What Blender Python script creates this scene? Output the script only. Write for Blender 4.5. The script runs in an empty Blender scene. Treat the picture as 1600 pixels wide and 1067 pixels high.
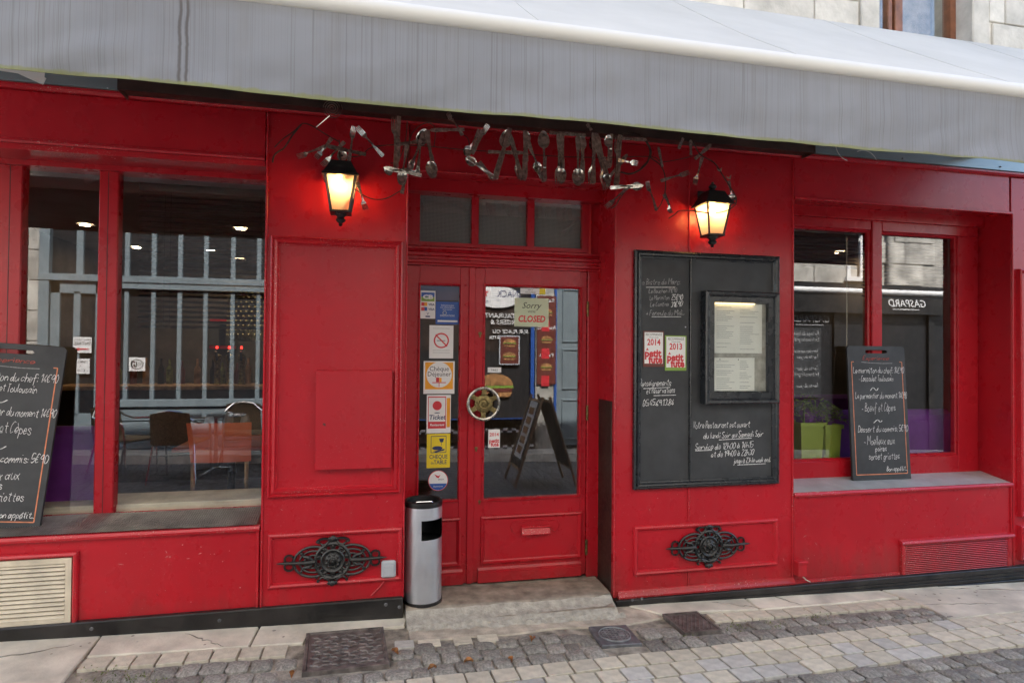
import bpy, math, random
from mathutils import Vector, Matrix, noise as mnoise
R = math.radians
rnd = random.Random(7)
sc = bpy.context.scene
COL = sc.collection
# ------------------------------------------------------------------ camera
D, H, F_PX = 3.7, 1.5, 970.0
YAW, PITCH, ROLL = R(12.75), R(0.9), R(0.5)
CAM = Vector((0, -D, H))
FWD = Vector((math.sin(YAW) * math.cos(PITCH), math.cos(YAW) * math.cos(PITCH), math.sin(PITCH)))
_r = Vector((math.cos(YAW), -math.sin(YAW), 0)); _u = _r.cross(FWD)
RGT = math.cos(ROLL) * _r + math.sin(ROLL) * _u
UPV = -math.sin(ROLL) * _r + math.cos(ROLL) * _u
cd = bpy.data.cameras.new('camera'); co = bpy.data.objects.new('camera', cd); COL.objects.link(co)
m = Matrix((RGT, UPV, -FWD)).transposed().to_4x4(); m.translation = CAM
co.matrix_world = m
cd.sensor_fit = 'HORIZONTAL'; cd.sensor_width = 36; cd.lens = F_PX / 1600 * 36
cd.clip_start = 0.05; cd.clip_end = 2000
sc.camera = co
# ------------------------------------------------------------------ sky, sun, exposure
SUN_EL, SUN_AZ = R(50), R(12)      # the sun stands behind the restaurant and lights the other side of the street
w = bpy.data.worlds.new('World'); sc.world = w; w.use_nodes = True
nt = w.node_tree
sky = nt.nodes.new('ShaderNodeTexSky'); sky.sky_type = 'NISHITA'; sky.sun_disc = False
sky.sun_elevation = SUN_EL; sky.sun_rotation = SUN_AZ; sky.air_density = 1.0; sky.dust_density = 2.0
bg = nt.nodes['Background']; nt.links.new(sky.outputs[0], bg.inputs[0]); bg.inputs[1].default_value = 0.15
sd = bpy.data.lights.new('sun', 'SUN'); sd.energy = 4.2; sd.angle = R(0.53); sd.color = (1, .97, .92)
so = bpy.data.objects.new('sun', sd); COL.objects.link(so)
sundir = Vector((math.sin(SUN_AZ) * math.cos(SUN_EL), math.cos(SUN_AZ) * math.cos(SUN_EL), math.sin(SUN_EL)))
so.rotation_euler = (-sundir).to_track_quat('-Z', 'Y').to_euler(); so.location = sundir * 30
vs = sc.view_settings; vs.view_transform = 'Standard'; vs.look = 'None'; vs.gamma = 1; vs.use_curve_mapping = False
vs.exposure = 2.4
sc.render.engine = 'CYCLES'
cy = sc.cycles; cy.use_denoising = True; cy.max_bounces = 8; cy.diffuse_bounces = 4; cy.glossy_bounces = 4
cy.transparent_max_bounces = 24; cy.sample_clamp_indirect = 6; cy.caustics_reflective = False; cy.caustics_refractive = False
try: cy.denoiser = 'OPENIMAGEDENOISE'
except Exception: pass

# ------------------------------------------------------------------ survey helpers
def ray(px, py): return FWD + (px - 800) / F_PX * RGT - (py - 533.5) / F_PX * UPV
def P(px, py, Y):                     # point of the photograph lying on the vertical plane y = Y
    d = ray(px, py); t = (Y + D) / d.y; p = CAM + t * d; return p.x, p.z
def PV(px, py, Y): x, z = P(px, py, Y); return Vector((x, Y, z))
def gz(x): return -0.045 - 0.0263 * x  # the street falls gently to the right
SLOPE = math.atan(0.0263)
# ------------------------------------------------------------------ materials
MATS = {}
def nodes_of(name):
    m = bpy.data.materials.new(name); m.use_nodes = True; MATS[name] = m
    return m, m.node_tree, m.node_tree.nodes['Principled BSDF']
def rgba(c): return (c[0], c[1], c[2], 1)
def N(nt, t, **kw):
    n = nt.nodes.new(t)
    for k, v in kw.items(): setattr(n, k, v)
    return n
def coord(nt, scale=(1, 1, 1), kind='Object'):
    tc = N(nt, 'ShaderNodeTexCoord'); mp = N(nt, 'ShaderNodeMapping'); mp.inputs['Scale'].default_value = scale
    nt.links.new(tc.outputs[kind], mp.inputs[0]); return mp.outputs[0]
def noise(nt, co, scale, detail=4, rough=.55, dist=0):
    n = N(nt, 'ShaderNodeTexNoise'); n.inputs['Scale'].default_value = scale; n.inputs['Detail'].default_value = detail
    n.inputs['Roughness'].default_value = rough; n.inputs['Distortion'].default_value = dist
    nt.links.new(co, n.inputs['Vector']); return n.outputs['Fac']
def ramp(nt, fac, stops):
    r = N(nt, 'ShaderNodeValToRGB'); e = r.color_ramp.elements
    while len(e) < len(stops): e.new(.5)
    for i, (p, c) in enumerate(stops): e[i].position = p; e[i].color = rgba(c) if not isinstance(c, (int, float)) else (c, c, c, 1)
    nt.links.new(fac, r.inputs[0]); return r.outputs[0]
def mixc(nt, fac, a, b, mode='MIX'):
    n = N(nt, 'ShaderNodeMix', data_type='RGBA', blend_type=mode)
    for s, v in ((n.inputs[0], fac), (n.inputs[6], a), (n.inputs[7], b)):
        if isinstance(v, (int, float)): s.default_value = v
        elif isinstance(v, tuple): s.default_value = rgba(v)
        else: nt.links.new(v, s)
    return n.outputs[2]
def bump(nt, b, h, strength, dist=.01):
    n = N(nt, 'ShaderNodeBump'); n.inputs['Strength'].default_value = strength; n.inputs['Distance'].default_value = dist
    nt.links.new(h, n.inputs['Height']); nt.links.new(n.outputs[0], b.inputs['Normal'])
def mat(name, c, rough=.5, metal=0, var=.12, vs=3, bs=0, bstr=.2, spec=.5, rnd_amt=0, c2=None, vdetail=5):
    m, nt, b = nodes_of(name); co = coord(nt)
    c2 = c2 or tuple(x * (1 - var * 2) for x in c); c1 = tuple(min(1, x * (1 + var)) for x in c)
    col = ramp(nt, noise(nt, co, vs, vdetail), [(.3, c2), (.7, c1)])
    if rnd_amt:
        oi = N(nt, 'ShaderNodeObjectInfo')
        v = ramp(nt, oi.outputs['Random'], [(0, 1 - rnd_amt), (1, 1.0)])
        col = mixc(nt, 1.0, col, v, 'MULTIPLY')
    nt.links.new(col, b.inputs['Base Color'])
    b.inputs['Metallic'].default_value = metal; b.inputs['Specular IOR Level'].default_value = spec
    rr = ramp(nt, noise(nt, co, vs * 4 + 2, 3), [(.3, max(0, rough - .08)), (.7, min(1, rough + .08))])
    nt.links.new(rr, b.inputs['Roughness'])
    if bs: bump(nt, b, noise(nt, co, bs, 5), bstr)
    return m
def red_paint(name, c, rough=.3, chips=.70):
    m, nt, b = nodes_of(name); co = coord(nt)
    col = ramp(nt, noise(nt, co, 1.3, 5), [(.3, tuple(x * .86 for x in c)), (.7, tuple(x * 1.07 for x in c))])
    streak = noise(nt, coord(nt, (26, 26, 1.2)), 1, 4)
    col = mixc(nt, ramp(nt, streak, [(.55, 0), (.85, .16)]), col, (.40, .08, .08))
    ch = noise(nt, co, 150, 2, .5)
    big = noise(nt, co, 2.3, 3)
    mk = N(nt, 'ShaderNodeMath', operation='MULTIPLY'); nt.links.new(ramp(nt, ch, [(chips, 0), (chips + .03, 1)]), mk.inputs[0])
    nt.links.new(ramp(nt, big, [(.45, 0), (.62, 1)]), mk.inputs[1])
    sep = N(nt, 'ShaderNodeSeparateXYZ'); nt.links.new(co, sep.inputs[0])     # splash dirt along the foot of the front
    zn = N(nt, 'ShaderNodeMath', operation='MULTIPLY_ADD'); nt.links.new(noise(nt, coord(nt, (7, 7, 2.5)), 1, 6, .7), zn.inputs[0]); zn.inputs[1].default_value = .75; nt.links.new(sep.outputs[2], zn.inputs[2])
    col = mixc(nt, ramp(nt, zn.outputs[0], [(.28, .55), (.55, 0)]), col, (.20, .035, .032))
    col = mixc(nt, mk.outputs[0], col, (.62, .36, .33))
    nt.links.new(col, b.inputs['Base Color'])
    nt.links.new(ramp(nt, noise(nt, co, 9, 5), [(.3, rough - .01), (.75, rough + .04)]), b.inputs['Roughness'])
    b.inputs['Specular IOR Level'].default_value = .36
    h = mixc(nt, .25, noise(nt, coord(nt, (40, 40, 3)), 1, 3), noise(nt, co, 5, 4))
    bump(nt, b, h, .05, .006)
    return m
def emit(name, c, s):
    m = bpy.data.materials.new(name); m.use_nodes = True; nt = m.node_tree; nt.nodes.clear()
    e = N(nt, 'ShaderNodeEmission'); e.inputs[0].default_value = rgba(c); e.inputs[1].default_value = s
    o = N(nt, 'ShaderNodeOutputMaterial'); nt.links.new(e.outputs[0], o.inputs[0]); MATS[name] = m; return m
def glass(name, ior=1.9, tint=(.93, .95, .94), reflect=True):
    m = bpy.data.materials.new(name); m.use_nodes = True; nt = m.node_tree; nt.nodes.clear()
    o = N(nt, 'ShaderNodeOutputMaterial'); t = N(nt, 'ShaderNodeBsdfTransparent'); t.inputs[0].default_value = rgba(tint)
    if not reflect: nt.links.new(t.outputs[0], o.inputs[0])
    else:
        g = N(nt, 'ShaderNodeBsdfGlossy'); g.inputs['Roughness'].default_value = 0; g.inputs['Color'].default_value = (1, 1, 1, 1)
        f = N(nt, 'ShaderNodeFresnel'); f.inputs[0].default_value = ior
        ge = N(nt, 'ShaderNodeNewGeometry'); sb = N(nt, 'ShaderNodeMath', operation='SUBTRACT'); sb.inputs[0].default_value = 1; nt.links.new(ge.outputs['Backfacing'], sb.inputs[1])
        ml = N(nt, 'ShaderNodeMath', operation='MULTIPLY'); nt.links.new(f.outputs[0], ml.inputs[0]); nt.links.new(sb.outputs[0], ml.inputs[1])
        mx = N(nt, 'ShaderNodeMixShader'); nt.links.new(ml.outputs[0], mx.inputs[0])
        nt.links.new(t.outputs[0], mx.inputs[1]); nt.links.new(g.outputs[0], mx.inputs[2]); nt.links.new(mx.outputs[0], o.inputs[0])
        bp = N(nt, 'ShaderNodeBump'); bp.inputs['Strength'].default_value = .0025; bp.inputs['Distance'].default_value = .02
        nt.links.new(noise(nt, coord(nt), 2.2, 1), bp.inputs['Height']); nt.links.new(bp.outputs[0], g.inputs['Normal'])
    MATS[name] = m; return m
def frosted(name, c=(.95, .9, .78)):
    m = bpy.data.materials.new(name); m.use_nodes = True; nt = m.node_tree; nt.nodes.clear()
    o = N(nt, 'ShaderNodeOutputMaterial'); t = N(nt, 'ShaderNodeBsdfTransparent'); l = N(nt, 'ShaderNodeBsdfTranslucent')
    l.inputs[0].default_value = rgba(c); t.inputs[0].default_value = rgba(c)
    mx = N(nt, 'ShaderNodeMixShader'); mx.inputs[0].default_value = .62
    nt.links.new(t.outputs[0], mx.inputs[1]); nt.links.new(l.outputs[0], mx.inputs[2]); nt.links.new(mx.outputs[0], o.inputs[0]); MATS[name] = m; return m

RED = red_paint('red_paint', (.455, .011, .021), .27)
RED2 = red_paint('red_paint_door', (.43, .010, .019), .27, .75)
REDTRIM = red_paint('red_paint_trim', (.49, .017, .028), .24, .64)
BLACKW = mat('black_painted_wood', (.018, .016, .015), .45, var=.5, vs=6, bs=20, bstr=.3)
DARKW = mat('dark_stained_wood', (.03, .016, .011), .5, var=.4, vs=9, bs=25, bstr=.3)
BROWNM = mat('brown_metal', (.055, .03, .024), .45, var=.3, vs=5)
SLATE = mat('slate_board', (.045, .047, .05), .62, vs=3.5, bs=60, bstr=.05, c2=(.022, .0235, .0255))
FRAMEB = mat('black_frame_lacquer', (.022, .025, .029), .28, var=.1)
IRON = mat('black_cast_iron', (.014, .014, .014), .38, var=.2, vs=30, bs=70, bstr=.25)
STEEL = mat('brushed_steel', (.70, .725, .78), .37, .88, var=.06, vs=7, vdetail=8)
CUTL = mat('tarnished_cutlery', (.70, .66, .59), .17, 1, var=.28, vs=13, vdetail=2)
WORNCH = mat('worn_chrome', (.50, .46, .40), .3, 1, var=.35, vs=26)
WIRE = mat('rusty_wire', (.07, .045, .035), .6, .4, var=.4, vs=30)
BRASS = mat('old_brass', (.24, .185, .08), .5, .9, var=.35, vs=40)
CHROME = mat('chrome', (.8, .8, .81), .12, 1, var=.05, vs=20)
PLASTB = mat('black_plastic', (.012, .012, .013), .4, var=.1)
PLASTG = mat('grey_plastic', (.42, .44, .47), .4, var=.05)
WHITE = mat('white_print', (.80, .79, .77), .5, var=.03)
PAPER = mat('cream_paper', (.82, .79, .72), .6, var=.05)
CHIP = mat('chipped_paint', (.74, .46, .42), .7, var=.2)
CHALK = mat('white_chalk', (.82, .81, .79), .9, var=.25, vs=80)
CHALKDIM = mat('faded_chalk', (.36, .36, .36), .9, var=.3, vs=80)
CHALKR = mat('red_chalk', (.42, .10, .08), .9, var=.25, vs=60)
CHALKO = mat('orange_line', (.72, .26, .13), .8, var=.15, vs=30)
GLASS = glass('window_glass', 2.15)
CLEAR = glass('glass_edge', tint=(.97, .98, .97), reflect=False)
LGLASS = frosted('lantern_glass')
STONE = mat('limestone', (.60, .575, .52), .85, var=.16, vs=5, bs=26, bstr=.5, rnd_amt=.18)
STONEO = mat('old_limestone', (.56, .53, .47), .9, var=.22, vs=4, bs=22, bstr=.7, rnd_amt=.25)
CONC = mat('worn_concrete', (.70, .645, .53), .85, var=.2, vs=4, vdetail=9, bs=60, bstr=.35, rnd_amt=.12)
STEPST = mat('granite_step', (.42, .39, .335), .85, var=.17, vs=22, bs=60, bstr=.8, vdetail=9)
STEPT = mat('worn_tread', (.30, .255, .205), .75, var=.25, vs=12, bs=90, bstr=.3)
COB = mat('basalt_cobble', (.37, .345, .30), .85, var=.26, vs=7, bs=9, bstr=1.0, rnd_amt=.42, vdetail=9)
PAVE = mat('sandstone_paver', (.66, .60, .475), .85, var=.12, vs=2.2, bs=14, bstr=.45, rnd_amt=.22, vdetail=9)
PAVEG = mat('grey_paver', (.575, .55, .495), .85, var=.12, vs=2.2, bs=14, bstr=.45, rnd_amt=.25, vdetail=9)
MORTAR = mat('sandy_joint', (.33, .295, .24), .95, var=.35, vs=14, bs=90, bstr=.6)
SAND = mat('tan_mortar', (.50, .44, .355), .9, var=.22, vs=11, bs=45, bstr=.8)
RUST = mat('rusty_cast_iron', (.175, .15, .135), .5, .25, var=.35, vs=18, bs=60, bstr=.3)
LIDG = mat('worn_lid_iron', (.24, .245, .25), .5, .3, var=.2, vs=20)
CASTG = mat('grey_cast_iron', (.15, .153, .162), .5, .25, var=.25, vs=20, bs=60, bstr=.3)
ALU = mat('ribbed_aluminium', (.36, .35, .33), .42, .8, var=.2, vs=8)
ZINC = mat('zinc_sill', (.50, .53, .55), .45, .35, var=.1, vs=7)
CREAM = mat('cream_painted_metal', (.62, .55, .43), .55, var=.12, vs=8)
LEAF = mat('dry_leaf', (.5, .2, .05), .7, var=.4, vs=40, rnd_amt=.4)
PLANT = mat('plant_leaf', (.16, .19, .05), .6, var=.4, vs=30)
LIME = mat('lime_green_paint', (.30, .37, .06), .5, var=.08)
PURPLE = mat('purple_upholstery', (.17, .028, .25), .75, var=.1, vs=6)
ORANGE = mat('orange_fabric', (.50, .075, .018), .75, var=.1)
OAK = mat('bar_wood', (.36, .21, .11), .5, var=.3, vs=9)
DARKROOM = mat('dark_brown_wall', (.10, .082, .072), .8, var=.2)
CEIL = mat('grey_ceiling', (.30, .28, .265), .9, var=.1)
FLOORI = mat('dark_floor', (.03, .026, .024), .5, var=.2)
GREYBLUE = mat('grey_blue_paint', (.20, .245, .265), .5, var=.07, vs=3)
WICKER = mat('brown_wicker', (.36, .25, .13), .7, var=.35, vs=60, bs=90, bstr=.6)
REDTXT = mat('red_print', (.62, .03, .04), .5, var=.05)
BLUE = mat('blue_print', (.02, .09, .36), .45, var=.1, vs=20)
DKBLUE = mat('dark_blue_print', (.015, .03, .12), .5, var=.1)
YEL = mat('yellow_print', (.82, .62, .02), .5, var=.04)
ORAP = mat('orange_print', (.85, .36, .01), .5, var=.04)
GREENP = mat('green_print', (.22, .36, .05), .5, var=.05)
BLACKP = mat('black_print', (.012, .012, .014), .5, var=.05)
PALEGR = mat('pale_green_card', (.55, .60, .42), .6, var=.05)
MAROON = mat('maroon_print', (.14, .03, .02), .5, var=.05)
BROWNF = mat('brown_window_wood', (.20, .075, .035), .5, var=.2, vs=12)
CARAMEL = mat('bread_brown', (.42, .20, .07), .6, var=.3, vs=16)
BULB = emit('lamp_bulb', (1, .54, .19), 32)
SPOT = emit('ceiling_spot_light', (1, .72, .42), 45)
STRIP = emit('menu_lamp', (1, .70, .32), 1.0)
REDLED = emit('red_indicator', (1, .03, .02), 1)
GOLDDOT = emit('lamp_hole_light', (1, .66, .25), .12)
def signmetal():
    m, nt, b = nodes_of('blue_grey_sign'); co = coord(nt)
    nt.links.new(ramp(nt, noise(nt, co, 2, 3), [(.3, (.21, .27, .30)), (.7, (.28, .34, .37))]), b.inputs['Base Color'])
    b.inputs['Roughness'].default_value = .32; b.inputs['Metallic'].default_value = .35; return m
SIGNM = signmetal()
def valance_mat():
    m, nt, b = nodes_of('grey_awning_cloth')
    co = coord(nt)
    fine = noise(nt, coord(nt, (26, .01, .05)), 1, 3, .7)
    wide = noise(nt, coord(nt, (9, .01, 1.6)), 1, 5, .65)
    col = ramp(nt, noise(nt, co, 1.2, 5), [(.3, (.185, .193, .217)), (.7, (.225, .234, .258))])
    lines = ramp(nt, fine, [(.40, 0), (.41, .5), (.42, 0), (.50, 0), (.511, .6), (.522, 0), (.60, .0), (.61, .5), (.62, 0)])
    col = mixc(nt, lines, col, (.105, .105, .108))
    col = mixc(nt, ramp(nt, wide, [(.5, 0), (.75, .30)]), col, (.165, .152, .14))
    sep = N(nt, 'ShaderNodeSeparateXYZ'); nt.links.new(co, sep.inputs[0])
    # two run-off stains with a wavering outline
    wob = N(nt, 'ShaderNodeMath', operation='MULTIPLY_ADD'); nt.links.new(noise(nt, coord(nt, (0, 0, 9)), 1, 3), wob.inputs[0])
    wob.inputs[1].default_value = .03; nt.links.new(sep.outputs[0], wob.inputs[2])
    for xs in (-.675, -.652):
        s = N(nt, 'ShaderNodeMath', operation='SUBTRACT'); nt.links.new(wob.outputs[0], s.inputs[0]); s.inputs[1].default_value = xs + .015
        a = N(nt, 'ShaderNodeMath', operation='ABSOLUTE'); nt.links.new(s.outputs[0], a.inputs[0])
        col = mixc(nt, ramp(nt, a.outputs[0], [(0, .8), (.0045, .55), (.007, 0)]), col, (.06, .05, .045))
    # moss along the hem, dirt under the rail
    za = N(nt, 'ShaderNodeMath', operation='MULTIPLY_ADD'); nt.links.new(noise(nt, co, 34, 4), za.inputs[0]); za.inputs[1].default_value = -.02
    nt.links.new(sep.outputs[2], za.inputs[2])
    mr = N(nt, 'ShaderNodeMapRange'); nt.links.new(za.outputs[0], mr.inputs[0]); mr.inputs[1].default_value = 2.41; mr.inputs[2].default_value = 2.78
    col = mixc(nt, ramp(nt, mr.outputs[0], [(.03, .9), (.055, .7), (.075, 0)]), col, (.19, .20, .075))
    col = mixc(nt, ramp(nt, mr.outputs[0], [(.78, 0), (.95, .45)]), col, (.13, .12, .105))
    nt.links.new(col, b.inputs['Base Color']); b.inputs['Roughness'].default_value = .85
    bump(nt, b, mixc(nt, .4, fine, noise(nt, co, 3, 4)), .25, .006)
    return m
VAL = valance_mat()
def cloth(m, amt):
    nt = m.node_tree; b = nt.nodes['Principled BSDF']; o = nt.nodes['Material Output']
    t = N(nt, 'ShaderNodeBsdfTranslucent'); mx = N(nt, 'ShaderNodeMixShader'); mx.inputs[0].default_value = amt
    src = b.inputs['Base Color'].links[0].from_socket; nt.links.new(src, t.inputs[0])
    nt.links.new(b.outputs[0], mx.inputs[1]); nt.links.new(t.outputs[0], mx.inputs[2]); nt.links.new(mx.outputs[0], o.inputs[0]); return m
CANOPY = cloth(mat('pale_awning_cloth', (.48, .47, .44), .8, var=.05, vs=1.5), .10); cloth(VAL, .08)
def rail_mat():
    m, nt, b = nodes_of('cream_awning_rail'); co = coord(nt)
    sep = N(nt, 'ShaderNodeSeparateXYZ'); nt.links.new(co, sep.inputs[0])
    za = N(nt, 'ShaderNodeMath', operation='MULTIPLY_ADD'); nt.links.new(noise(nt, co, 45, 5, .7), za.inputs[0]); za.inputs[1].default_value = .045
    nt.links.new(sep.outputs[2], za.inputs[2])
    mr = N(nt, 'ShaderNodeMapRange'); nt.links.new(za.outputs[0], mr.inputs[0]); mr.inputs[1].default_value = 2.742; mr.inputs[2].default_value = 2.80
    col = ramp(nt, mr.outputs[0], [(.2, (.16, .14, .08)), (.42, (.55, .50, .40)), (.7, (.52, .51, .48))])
    nt.links.new(col, b.inputs['Base Color']); b.inputs['Roughness'].default_value = .45; return m
RAIL = rail_mat()
def mesh_mat():
    m, nt, b = nodes_of('perforated_grille')
    v = N(nt, 'ShaderNodeTexVoronoi'); v.inputs['Scale'].default_value = 115; v.inputs['Randomness'].default_value = 0.0
    tc = coord(nt, (1, .001, 1)); nt.links.new(tc, v.inputs['Vector'])
    nt.links.new(ramp(nt, v.outputs['Distance'], [(.30, (.05, .047, .045)), (.42, (.26, .245, .235))]), b.inputs['Base Color'])
    b.inputs['Roughness'].default_value = .5; return m
GRILLE = mesh_mat()

# ------------------------------------------------------------------ mesh builder
class MB:
    def __init__(s): s.v = []; s.f = []; s.m = []
    def add(s, vs, fs, mi=0):
        o = len(s.v); s.v += [tuple(v) for v in vs]
        for f in fs: s.f.append([i + o for i in f]); s.m.append(mi)
    def box(s, x0, x1, y0, y1, z0, z1, b=0.0, mi=0):
        X = (min(x0, x1), max(x0, x1)); Y = (min(y0, y1), max(y0, y1)); Z = (min(z0, z1), max(z0, z1))
        b = min(b, (X[1] - X[0]) * .45, (Y[1] - Y[0]) * .45, (Z[1] - Z[0]) * .45)
        if b <= 0:
            vs = [(X[i], Y[j], Z[k]) for i in (0, 1) for j in (0, 1) for k in (0, 1)]
            s.add(vs, [(0, 1, 3, 2), (4, 6, 7, 5), (0, 4, 5, 1), (2, 3, 7, 6), (0, 2, 6, 4), (1, 5, 7, 3)], mi); return s
        vs = []; idx = {}
        for i in (0, 1):
            for j in (0, 1):
                for k in (0, 1):
                    for a in range(3):
                        p = [X[i], Y[j], Z[k]]
                        for ax, q in ((0, i), (1, j), (2, k)):
                            if ax != a: p[ax] += b * (1 - 2 * q)
                        idx[i, j, k, a] = len(vs); vs.append(p)
        fs = []
        for a in range(3):
            o = [x for x in range(3) if x != a]
            for q in (0, 1):
                loop = []
                for u, w_ in ((0, 0), (1, 0), (1, 1), (0, 1)):
                    c = [0, 0, 0]; c[a] = q; c[o[0]] = u; c[o[1]] = w_; loop.append(idx[c[0], c[1], c[2], a])
                flip = (q == 0) ^ (a == 1)
                fs.append(loop[::-1] if flip else loop)
        cen = Vector(((X[0] + X[1]) / 2, (Y[0] + Y[1]) / 2, (Z[0] + Z[1]) / 2))
        for a in range(3):
            o = [x for x in range(3) if x != a]
            for u in (0, 1):
                for w_ in (0, 1):
                    def g(t, face):
                        c = [0, 0, 0]; c[a] = t; c[o[0]] = u; c[o[1]] = w_; return idx[c[0], c[1], c[2], face]
                    fs.append(s._out([g(0, o[0]), g(1, o[0]), g(1, o[1]), g(0, o[1])], vs, cen))
        for i in (0, 1):
            for j in (0, 1):
                for k in (0, 1): fs.append(s._out([idx[i, j, k, 0], idx[i, j, k, 1], idx[i, j, k, 2]], vs, cen))
        s.add(vs, fs, mi); return s
    def _out(s, loop, vs, cen):
        a, b, c = (Vector(vs[i]) for i in loop[:3]); n = (b - a).cross(c - a)
        return loop if n.dot((a + b + c) / 3 - cen) > 0 else loop[::-1]
    def tube(s, pts, r, n=8, closed=False, mi=0, cap=True, flat=1.0, up=None):
        pts = [Vector(p) for p in pts]; m_ = len(pts)
        rs = r if isinstance(r, (list, tuple)) else [r] * m_
        prev = None; o = len(s.v); ring = []
        for i, p in enumerate(pts):
            if closed: t = (pts[(i + 1) % m_] - pts[i - 1])
            else: t = pts[min(i + 1, m_ - 1)] - pts[max(i - 1, 0)]
            if t.length < 1e-9: t = Vector((0, 0, 1))
            t.normalize()
            if prev is None:
                a = Vector(up) if up else (Vector((0, 1, 0)) if abs(t.y) < .9 else Vector((1, 0, 0)))
            else: a = prev
            a = (a - t * a.dot(t));
            if a.length < 1e-6: a = t.orthogonal()
            a.normalize(); prev = a; b = t.cross(a)
            for k in range(n):
                q = 2 * math.pi * k / n; ring.append(tuple(p + rs[i] * (math.cos(q) * a * flat + math.sin(q) * b)))
        fs = []
        for i in range(m_ if closed else m_ - 1):
            j = (i + 1) % m_
            for k in range(n): fs.append((i * n + k, i * n + (k + 1) % n, j * n + (k + 1) % n, j * n + k))
        if cap and not closed: fs.append(tuple(range(n))[::-1]); fs.append(tuple((m_ - 1) * n + k for k in range(n)))
        s.add(ring, fs, mi); return s
    def lathe(s, prof, c=(0, 0, 0), axis='z', n=24, mi=0, cap=True):
        vs = []; fs = []
        for r_, h_ in prof:
            for k in range(n):
                q = 2 * math.pi * k / n; x, y = r_ * math.cos(q), r_ * math.sin(q)
                vs.append((c[0] + x, c[1] + y, c[2] + h_) if axis == 'z' else (c[0] + x, c[1] - h_, c[2] + y))
        for i in range(len(prof) - 1):
            for k in range(n): fs.append((i * n + k, i * n + (k + 1) % n, (i + 1) * n + (k + 1) % n, (i + 1) * n + k))
        if cap: fs.append(tuple(range(n))[::-1]); fs.append(tuple((len(prof) - 1) * n + k for k in range(n)))
        s.add(vs, fs, mi); return s
    def prism(s, poly, y0, y1, mi=0):          # polygon in x,z pushed along y
        n = len(poly); ar = sum(poly[i][0] * poly[(i + 1) % n][1] - poly[(i + 1) % n][0] * poly[i][1] for i in range(n))
        if ar < 0: poly = poly[::-1]
        a, b = min(y0, y1), max(y0, y1)
        vs = [(x, a, z) for x, z in poly] + [(x, b, z) for x, z in poly]
        fs = [tuple(range(n)), tuple(range(2 * n - 1, n - 1, -1))] + [(i, i + n, (i + 1) % n + n, (i + 1) % n) for i in range(n)]
        s.add(vs, fs, mi); return s
    def extrude_x(s, prof, x0, x1, mi=0):      # profile in y,z pushed along x
        n = len(prof); ar = sum(prof[i][0] * prof[(i + 1) % n][1] - prof[(i + 1) % n][0] * prof[i][1] for i in range(n))
        if ar < 0: prof = prof[::-1]
        vs = [(x0, y, z) for y, z in prof] + [(x1, y, z) for y, z in prof]
        fs = [tuple(range(n))[::-1], tuple(range(n, 2 * n))] + [(i, (i + 1) % n, (i + 1) % n + n, i + n) for i in range(n)]
        s.add(vs, fs, mi); return s
    def frame(s, x0, x1, z0, z1, prof, y=0, mi=0):   # mitred moulding; prof = (inset, proud) pairs, outer to inner
        vs = []; n = len(prof)
        for ins, out in prof:
            vs += [(x0 + ins, y - out, z0 + ins), (x1 - ins, y - out, z0 + ins), (x1 - ins, y - out, z1 - ins), (x0 + ins, y - out, z1 - ins)]
        fs = []
        for i in range(n - 1):
            for k in range(4): fs.append((i * 4 + k, i * 4 + (k + 1) % 4, (i + 1) * 4 + (k + 1) % 4, (i + 1) * 4 + k))
        s.add(vs, fs, mi); return s
    def grid(s, fn, nu, nv, mi=0, flip=False):
        vs = [fn(i / nu, j / nv) for j in range(nv + 1) for i in range(nu + 1)]; fs = []
        for j in range(nv):
            for i in range(nu):
                a = j * (nu + 1) + i; q = (a, a + 1, a + nu + 2, a + nu + 1); fs.append(q[::-1] if flip else q)
        s.add(vs, fs, mi); return s
    def xform(s, M):
        s.v = [tuple(M @ Vector(v)) for v in s.v]; return s
    def mesh(s, name, mats, smooth=False, angle=None):
        me = bpy.data.meshes.new(name); me.from_pydata(s.v, [], s.f)
        for x in (mats if isinstance(mats, (list, tuple)) else [mats]): me.materials.append(x)
        if any(s.m): me.polygons.foreach_set('material_index', s.m)
        if smooth:
            me.polygons.foreach_set('use_smooth', [True] * len(me.polygons))
            if angle: me.set_sharp_from_angle(angle=angle)
        me.update(); return me
def tag(o, label=None, cat=None, group=None, kind=None):
    for k, v in (('label', label), ('category', cat), ('group', group), ('kind', kind)):
        if v: o[k] = v
    return o
def obj(name, me, parent=None, world=True):
    o = bpy.data.objects.new(name, me); COL.objects.link(o)
    if parent is not None:
        o.parent = parent
        if world:
            p = parent; off = Vector((0, 0, 0))
            while p: off += p.location; p = p.parent
            o.location = -off
    return o
def part(name, mb, mats, parent=None, smooth=False, angle=R(35), label=None):
    o = obj(name, mb.mesh(name, mats, smooth, angle if smooth else None), parent)
    if label: o['label'] = label
    return o
def thing(name, label, cat, base=(0, 0, 0), group=None):
    o = bpy.data.objects.new(name, None); COL.objects.link(o); o.location = base; o.empty_display_size = .1
    return tag(o, label, cat, group)
def single(name, mb, mats, label, cat, group=None, smooth=False, angle=R(35)):
    return tag(obj(name, mb.mesh(name, mats, smooth, angle if smooth else None)), label, cat, group)
def struct(name, mb, mats, parent=None): return tag(obj(name, mb.mesh(name, mats), parent), kind='structure')
def copy_tree(o, parent=None):
    c = o.copy(); COL.objects.link(c); c.parent = parent
    for ch in list(o.children): copy_tree(ch, c)
    return c
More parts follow.
